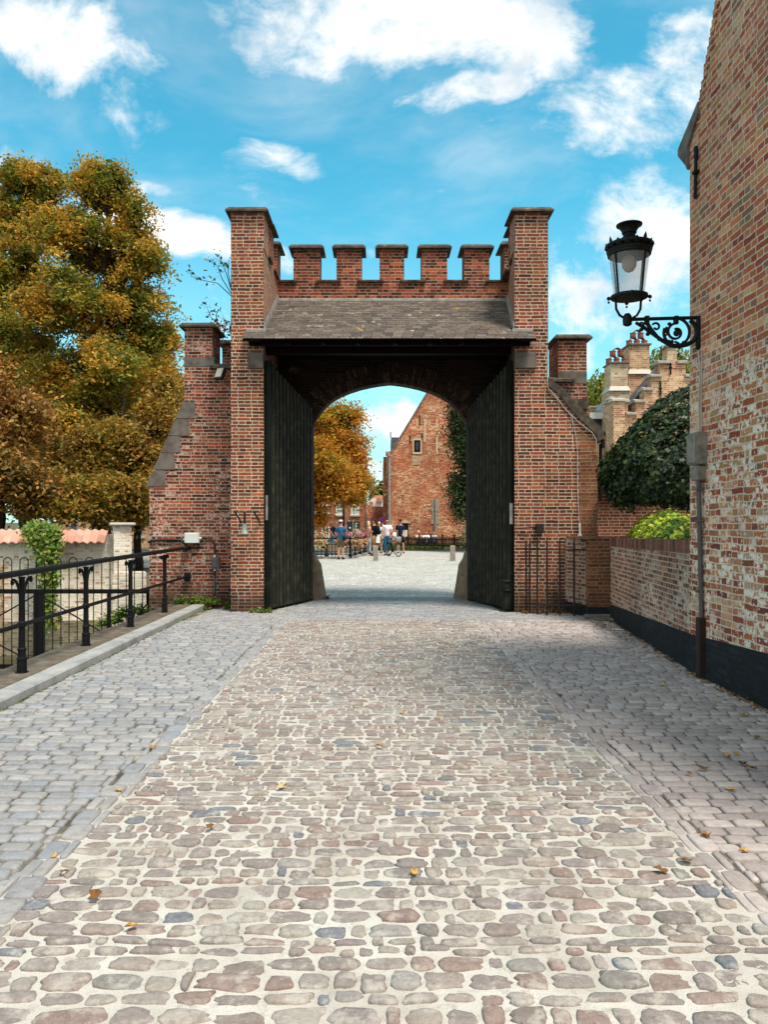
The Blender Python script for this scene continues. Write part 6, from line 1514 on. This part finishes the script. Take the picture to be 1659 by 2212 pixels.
def skin(name, J, verts, edges, grow, mat, parent, sub=1, root=0):
    me = bpy.data.meshes.new(name); me.from_pydata([J[v] if isinstance(v, str) else v for v in verts], edges, []); o = bpy.data.objects.new(name, me); COL.objects.link(o)
    md = o.modifiers.new('skin', 'SKIN'); md.use_smooth_shade = True; sd_ = me.skin_vertices[0].data if me.skin_vertices else None
    for i, v in enumerate(verts):
        if isinstance(v, str):
            r = RAD.get(v) or RAD[v[:2]]; rr = (r[0]+grow, r[1]+grow)
        else: rr = (grow, grow)
        sd_[i].radius = rr
    sd_[root].use_root = True
    s = o.modifiers.new('sub', 'SUBSURF'); s.levels = s.render_levels = sub
    dg = bpy.context.evaluated_depsgraph_get(); me2 = bpy.data.meshes.new_from_object(o.evaluated_get(dg)); me2.name = name
    bpy.data.objects.remove(o); bpy.data.meshes.remove(me)
    o = bpy.data.objects.new(name, me2); COL.objects.link(o); me2.materials.clear(); me2.materials.append(mat); me2.shade_smooth(); o.parent = parent; return o
def person(loc, rot, label, top, bottom, bl='knee', hair='brown hair', hat=None, pose={}, scale=.96, longhair=False, sleeves='short', shoes='black cloth', glasses=False, cat='person', seated=False, group=None):
    e = empty('person', loc, label, cat, group); e.rotation_euler = (0, 0, rot); e.scale = (scale,)*3
    J = dict(DJ); J.update(pose)
    V = ['pel', 'wai', 'che', 'nb', 'ne', 'h1', 'h2', 'h3', 'shL', 'elL', 'wrL', 'haL', 'shR', 'elR', 'wrR', 'haR', 'hiL', 'knL', 'anL', 'toL', 'hiR', 'knR', 'anR', 'toR']
    ix = {v: i for i, v in enumerate(V)}
    E = [('pel', 'wai'), ('wai', 'che'), ('che', 'nb'), ('nb', 'ne'), ('ne', 'h1'), ('h1', 'h2'), ('h2', 'h3'), ('nb', 'shL'), ('shL', 'elL'), ('elL', 'wrL'), ('wrL', 'haL'), ('nb', 'shR'), ('shR', 'elR'), ('elR', 'wrR'), ('wrR', 'haR'), ('pel', 'hiL'), ('hiL', 'knL'), ('knL', 'anL'), ('anL', 'toL'), ('pel', 'hiR'), ('hiR', 'knR'), ('knR', 'anR'), ('anR', 'toR')]
    b = skin('body', J, V, [(ix[a], ix[c]) for a, c in E], 0, M['skin'], e, 1)
    # face and fingers are merged into the body mesh
    bm = bmesh.new(); bm.from_mesh(b.data)
    def blob(c, r, mi=0):
        res = bmesh.ops.create_uvsphere(bm, u_segments=8, v_segments=6, radius=1, matrix=Matrix.Translation(c) @ Matrix.Diagonal((*r, 1)))
        for v in res['verts']:
            for f in v.link_faces: f.smooth = True; f.material_index = mi
    h = Vector(J['h1']); h2 = Vector(J['h2'])
    blob(h+Vector((0, -.082, .02)), (.013, .018, .026)); blob(h+Vector((.072, .01, .03)), (.010, .018, .028)); blob(h+Vector((-.072, .01, .03)), (.010, .018, .028))
    for s in (-1, 1): blob(h+Vector((s*.028, -.078, .045)), (.011, .008, .008), 1)
    blob(h+Vector((0, -.080, -.022)), (.024, .008, .007), 2)
    for sfx, sg in (('L', 1), ('R', -1)):
        w_ = Vector(J['wr'+sfx]); hh = Vector(J['ha'+sfx]); d = (hh-w_).normalized(); sd2 = d.cross(Vector((1, 0, .2))).normalized()
        cu = d.cross(sd2).normalized()
        for k, ln in enumerate((.062, .072, .068, .052)):
            p0 = hh+sd2*(.027-.018*k); p1 = p0+d*ln*.55+cu*.006; p2 = p1+d*ln*.35+cu*.022
            for (a, c_, r) in ((p0, p1, .0085), (p1, p2, .0075)):
                mid = (a+c_)/2; L = (c_-a).length; q = (c_-a).to_track_quat('Z', 'Y').to_matrix().to_4x4()
                bmesh.ops.create_cone(bm, cap_ends=True, segments=6, radius1=r, radius2=r*.85, depth=L*1.15, matrix=Matrix.Translation(mid) @ q)
        p0 = w_+d*.03+sd2*.028; p1 = p0+d*.035+sd2*.022
        bmesh.ops.create_cone(bm, cap_ends=True, segments=6, radius1=.011, radius2=.009, depth=.055, matrix=Matrix.Translation((p0+p1)/2) @ (p1-p0).to_track_quat('Z', 'Y').to_matrix().to_4x4())
    bm.to_mesh(b.data); bm.free(); b.data.materials.append(M['brown hair']); b.data.materials.append(M['lips'])
    # shirt
    lerp = lambda a, c_, t: tuple(Vector(J[a]).lerp(Vector(J[c_]), t))
    J['slL'] = lerp('shL', 'elL', .72); J['slR'] = lerp('shR', 'elR', .72); J['nk'] = lerp('nb', 'ne', .25)
    J['hm'] = tuple(Vector(J['pel'])-(Vector(J['wai'])-Vector(J['pel']))*.55); J['nx'] = lerp('nb', 'ne', .0); RAD['hm'] = (.165, .135); RAD['nx'] = (.105, .085); RAD['sS'] = (.068, .066); J['sSL'] = J['shL']; J['sSR'] = J['shR']
    RAD['sl'] = (.060, .060); RAD['nk'] = (.060, .060)
    sv = ['hm', 'wai', 'che', 'nx', 'nk', 'sSL', 'slL', 'sSR', 'slR']; se = [(0, 1), (1, 2), (2, 3), (3, 4), (3, 5), (5, 6), (3, 7), (7, 8)]
    if sleeves == 'long': RAD['wr2'] = (.03, .03); J['slL'] = J['wrL']; J['slR'] = J['wrR']; RAD['sl'] = (.03, .03); sv = ['pel', 'wai', 'che', 'nb', 'nk', 'shL', 'elL', 'slL', 'shR', 'elR', 'slR']; se = [(0, 1), (1, 2), (2, 3), (3, 4), (3, 5), (5, 6), (6, 7), (3, 8), (8, 9), (9, 10)]
    skin('shirt', J, sv, se, .022, M[top], e, 1)
    # bottoms
    J['beL'] = lerp('hiL', 'knL', .95); J['beR'] = lerp('hiR', 'knR', .95); RAD['be'] = (.078, .080); J['wst'] = lerp('pel', 'wai', .75); RAD['wst'] = (.128, .098); RAD['ws'] = (.128, .098)
    J['peP'] = J['pel']; J['hiPL'] = J['hiL']; J['hiPR'] = J['hiR']; RAD['hiPL'] = RAD['hiPR'] = (.094, .096)
    if bl == 'knee': pv = ['peP', 'hiPL', 'beL', 'hiPR', 'beR', 'wst']; pe = [(0, 1), (1, 2), (0, 3), (3, 4), (0, 5)]
    else: J['alL'] = lerp('knL', 'anL', .93); J['alR'] = lerp('knR', 'anR', .93); RAD['al'] = (.045, .048); pv = ['peP', 'hiPL', 'knL', 'alL', 'hiPR', 'knR', 'alR', 'wst']; pe = [(0, 1), (1, 2), (2, 3), (0, 4), (4, 5), (5, 6), (0, 7)]
    skin('shorts' if bl == 'knee' else 'trousers', J, pv, pe, .017, M[bottom], e, 1)
    for sfx in 'LR':
        a = Vector(J['an'+sfx]); t = Vector(J['to'+sfx]); d = (t-a); d.z = 0; d.normalize(); m = MB(Matrix.Identity(4))
        m.tube([a-d*.06+Vector((0, 0, -.045)), a+Vector((0, 0, -.03)), a+d*.10+Vector((0, 0, -.05)), a+d*.20+Vector((0, 0, -.058))], [.036, .052, .044, .028], 8)
        mk(m, 'shoe', M[shoes], e)
    m = MB(); c = h2+Vector((0, .012, .015))
    if hat:
        m.ball(c+Vector((0, .004, .036)), .090, .104, .062, 12, 6); m.ball(c+Vector((0, -.10, .022)), .062, .07, .010, 10, 4); mk(m, 'cap', M[hat], e)
        m = MB(); m.ball(c+Vector((0, .045, -.02)), .078, .066, .06, 10, 6); mk(m, 'hair', M[hair], e)
    elif hair:
        m.ball(c+Vector((0, .032, .036)), .082, .088, .066, 12, 6); m.ball(c+Vector((0, .055, -.03)), .074, .055, .07, 10, 6)
        if longhair: m.ball(c+Vector((0, .045, -.08)), .09, .07, .13, 10, 6)
        mk(m, 'hair', M[hair], e)
    if glasses:
        m = MB(); m.tube([h+Vector((-.066, -.04, .045)), h+Vector((-.05, -.085, .045)), h+Vector((0, -.095, .047)), h+Vector((.05, -.085, .045)), h+Vector((.066, -.04, .045))], .014, 6); mk(m, 'sunglasses', M['black cloth'], e)
    return e
def mk(m, name, mat, e, smooth=True):
    me = bpy.data.meshes.new(name); me.from_pydata([tuple(p) for p in m.v], [], m.f); me.materials.append(mat)
    if smooth: me.shade_smooth()
    o = bpy.data.objects.new(name, me); COL.objects.link(o); o.parent = e; return o
M['lips'] = NT('lips').end('#8a4a42', .6, .3)
def at(px, Y): return (PX(px, Y), Y, 0)
handsfront = dict(elL=(.25, -.02, 1.14), wrL=(.12, -.22, 1.14), haL=(.06, -.26, 1.17), elR=(-.25, -.02, 1.14), wrR=(-.12, -.22, 1.12), haR=(-.06, -.26, 1.15))
lean = dict(wai=(0, -.10, 1.06), che=(0, -.22, 1.22), nb=(0, -.30, 1.34), ne=(0, -.34, 1.39), h1=(0, -.38, 1.45), h2=(0, -.39, 1.53), h3=(0, -.40, 1.585), shL=(.17, -.28, 1.31), shR=(-.17, -.28, 1.31), elL=(.22, -.30, 1.05), wrL=(.15, -.46, .92), haL=(.12, -.5, .90), elR=(-.22, -.30, 1.05), wrR=(-.15, -.46, .92), haR=(-.12, -.5, .90))
p = person(at(736, 32.2), math.radians(165), 'person in a white cap, blue T-shirt and camouflage shorts at the canal railing', 'blue tee cloth', 'camo cloth', hat='white cloth', hair='brown hair', pose=dict(elR=(-.24, -.12, 1.16), wrR=(-.14, -.30, 1.10), haR=(-.12, -.36, 1.09), elL=(.24, -.12, 1.16), wrL=(.14, -.30, 1.10), haL=(.12, -.36, 1.09)), scale=.93)
m = MB(); m.tube([(.13, .06, 1.44), (.02, .145, 1.25), (-.12, .13, 1.05)], .016, 5); m.ball((-.2, .08, .98), .11, .07, .13, 8, 6); mk(m, 'sling_bag', M['navy cloth'], p)
person(at(721, 37), math.radians(20), 'balding person in a navy T-shirt and turquoise shorts bending over behind the railing', 'navy cloth', 'teal cloth', hair='grey hair', pose=lean, scale=1.0)
person(at(797, 37.3), math.radians(120), 'person with pale blond hair and light jeans behind the backpack wearer', 'peach cloth', 'pale jeans cloth', 'long', hair='blond hair', longhair=True, scale=.90)
p = person(at(809, 35.6), math.radians(245), 'person with a black T-shirt, dark backpack and tan shorts, turned to the group', 'black cloth', 'tan cloth', hair='brown hair', pose=handsfront, scale=.95)
m = MB(); m.M = None; m.ball((0, .20, 1.24), .15, .10, .22, 10, 8); m.ball((0, .28, 1.16), .11, .05, .12, 8, 6); m.tube([(.11, .10, 1.42), (.12, -.11, 1.40), (.12, -.13, 1.2), (.12, .1, 1.1)], .018, 5); m.tube([(-.11, .10, 1.42), (-.12, -.11, 1.40), (-.12, -.13, 1.2), (-.12, .1, 1.1)], .018, 5); mk(m, 'backpack', M['black cloth'], p)
person(at(819, 38.5), math.radians(10), 'blond person in a white top standing half hidden in the middle of the group', 'white cloth', 'tan cloth', hair='blond hair', longhair=True, scale=.88, pose=handsfront)
person(at(827, 39.5), math.radians(-20), 'person in a peach coloured top half hidden behind the one in the white T-shirt', 'peach cloth', 'pale jeans cloth', 'long', hair='brown hair', longhair=True, scale=.86)
p = person(at(836, 36.2), math.radians(8), 'person in sunglasses, white T-shirt and blue jeans standing beside the bicycle', 'white cloth', 'jeans cloth', 'long', hair='brown hair', glasses=True, scale=.96, pose=dict(elL=(.27, -.02, 1.15), wrL=(.10, -.22, 1.18), haL=(.04, -.24, 1.22), knL=(.08, -.06, .49), anL=(.04, .04, .09), toL=(.06, -.14, .035), elR=(-.27, .02, 1.13), wrR=(-.28, -.08, .9), haR=(-.28, -.1, .83)))
person(at(865, 38.6), math.radians(-8), 'person in a dark cap, navy T-shirt and black shorts standing right of the bicycle', 'navy cloth', 'black cloth', hat='black cloth', hair='brown hair', glasses=True, scale=.955, pose=dict(hiL=(.11, 0, .90), knL=(.15, -.03, .49), anL=(.17, 0, .09), toL=(.2, -.15, .035)))
sit = dict(pel=(0, 0, .22), wai=(0, .03, .36), che=(0, .0, .56), nb=(0, -.03, .73), ne=(0, -.04, .79), h1=(0, -.06, .87), h2=(0, -.06, .95), h3=(0, -.055, 1.0), shL=(.17, -.03, .69), shR=(-.17, -.03, .69), elL=(.24, -.14, .48), elR=(-.24, -.14, .48), wrL=(.13, -.32, .50), wrR=(-.13, -.32, .50), haL=(.08, -.36, .50), haR=(-.08, -.36, .50),
           hiL=(.10, -.02, .22), hiR=(-.10, -.02, .22), knL=(.14, -.40, .48), knR=(-.14, -.40, .48), anL=(.13, -.55, .12), anR=(-.13, -.55, .12), toL=(.14, -.72, .07), toR=(-.14, -.72, .07))
for px, top, lab, hr in ((904, 'peach cloth', 'person in a pale pink top sitting low behind the picket fence, leftmost of three', 'blond hair'), (921, 'white cloth', 'person in a white top sitting behind the picket fence, middle of three', 'brown hair'), (937, 'grey top cloth', 'person in a light grey top sitting behind the picket fence nearest the stone slit', 'brown hair')):
    if top not in M: cloth(top, '#9aa0a4', '#b0b4b8')
    person((PX(px, 47.5), 47.5, .02), random.uniform(-.6, .6), lab, top, 'navy cloth', 'long', hair=hr, pose=sit, scale=.95, group='people sitting behind the picket fence')
person((PX(754, 46), 46, 0), .4, 'distant person in a pinkish top beyond the flower boxes beside the dark board', 'peach cloth', 'jeans cloth', 'long', hair='grey hair', scale=.92)

def bicycle(loc, rot, label, s=.86, bag=False):
    e = empty('bicycle', loc, label, 'bicycle', 'bicycles of the group on the square'); e.rotation_euler = (0, 0, rot); e.scale = (s,)*3; R = .335
    for wx in (-.53, .53):
        m = MB(); N = 28; m.tube([(wx+R*math.cos(2*PI*k/N), 0, R+.01+R*math.sin(2*PI*k/N)) for k in range(N+1)], .020, 6, False); wh = mk(m, 'wheel', M['black cloth'], e)
        m = MB(); m.tube([(wx+(R-.03)*math.cos(2*PI*k/N), 0, R+.01+(R-.03)*math.sin(2*PI*k/N)) for k in range(N+1)], .010, 5, False)
        for k in range(14): a = 2*PI*k/14; m.tube([(wx, .015*(-1)**k, R+.01), (wx+(R-.03)*math.cos(a), 0, R+.01+(R-.03)*math.sin(a))], .0025, 3)
        m.tube([(wx, -.04, R+.01), (wx, .04, R+.01)], .022, 8); mk(m, 'rim', M['lead'], wh)
        m = MB(); m.tube([(wx+(R+.03)*math.cos(t), 0, R+.01+(R+.03)*math.sin(t)) for t in [PI*.1+PI*.8*k/10 for k in range(11)]], .012, 5); mk(m, 'mudguard', M['iron'], e)
    m = MB(); bb = (-.08, 0, .30); st = (-.25, 0, .86); hd = (.36, 0, .82); hd2 = (.33, 0, .95)
    for a, c in ((bb, st), (bb, hd), ((-.21, 0, .74), (.35, 0, .86)), ((-.53, .03, .345), bb), ((-.53, .03, .345), (-.22, 0, .78)), ((-.53, -.03, .345), (-.22, 0, .78))): m.tube([a, c], .018, 6)
    mk(m, 'frame', M['iron'], e)
    m = MB(); m.tube([hd2, (.37, 0, .78), (.42, .05, .62), (.53, .05, .345)], .014, 6); m.tube([(.37, 0, .78), (.42, -.05, .62), (.53, -.05, .345)], .014, 6); mk(m, 'fork', M['whitecable'], e)
    m = MB(); m.tube([(.26, -.29, 1.03), (.31, -.2, 1.05), (.34, 0, 1.02), (.31, .2, 1.05), (.26, .29, 1.03)], .014, 6); m.tube([(.33, 0, .94), (.34, 0, 1.02)], .014, 6); mk(m, 'handlebar', M['iron'], e)
    m = MB(); m.ball((-.27, 0, .93), .13, .08, .035, 10, 5); m.tube([(-.24, 0, .84), (-.26, 0, .92)], .013, 6); mk(m, 'saddle', M['black cloth'], e)
    m = MB(); m.tube([(-.08, -.04, .30), (-.08, .04, .30)], .075, 12); m.tube([(-.08, .07, .30), (-.05, .07, .14)], .010, 5); m.tube([(-.08, -.07, .30), (-.11, -.07, .46)], .010, 5); m.box(-.16, -.02+.06, .07, .15, .12, .14); m.box(-.17, -.05, -.15, -.07, .455, .475); mk(m, 'crank', M['iron'], e)
    m = MB(); m.box(-.75, -.36, -.06, .06, .72, .735); m.tube([(-.70, .05, .72), (-.53, .05, .36)], .008, 4); m.tube([(-.70, -.05, .72), (-.53, -.05, .36)], .008, 4); mk(m, 'carrier', M['iron'], e)
    if bag:
        m = MB(); m.hull_box(.36, .60, -.15, .15, .78, 1.05, .03); mk(m, 'handlebar_bag', M['lead'], e)
    return e
bicycle((PX(850, 35.0), 35.0, 0), math.radians(-62), 'bicycle with a handlebar bag standing nearest, its front wheel turned to the viewer', bag=True)
bicycle((PX(822, 36.9), 36.9, 0), math.radians(-40), 'second bicycle half hidden between the legs of the group and the bollard')
m = MB(); m.ball((PX(852, 35.4), 35.4, .96), .10, .08, .14, 10, 8); o = m.build('handbag', M['white cloth'], None, True); tag(o, 'white cloth bag hung on the handlebar of the nearer bicycle', 'bag')
m = MB(); m.prism([(PX(812, 35.2), .62), (PX(821, 35.2), .60), (PX(821, 35.2), .86), (PX(818, 35.2), .97), (PX(816, 35.2), .97), (PX(813, 35.2), .86)], 35.15, 35.28, 'y'); o = m.build('shopping_bag', M['white cloth']); tag(o, 'white plastic shopping bag held by the person with the backpack', 'bag')
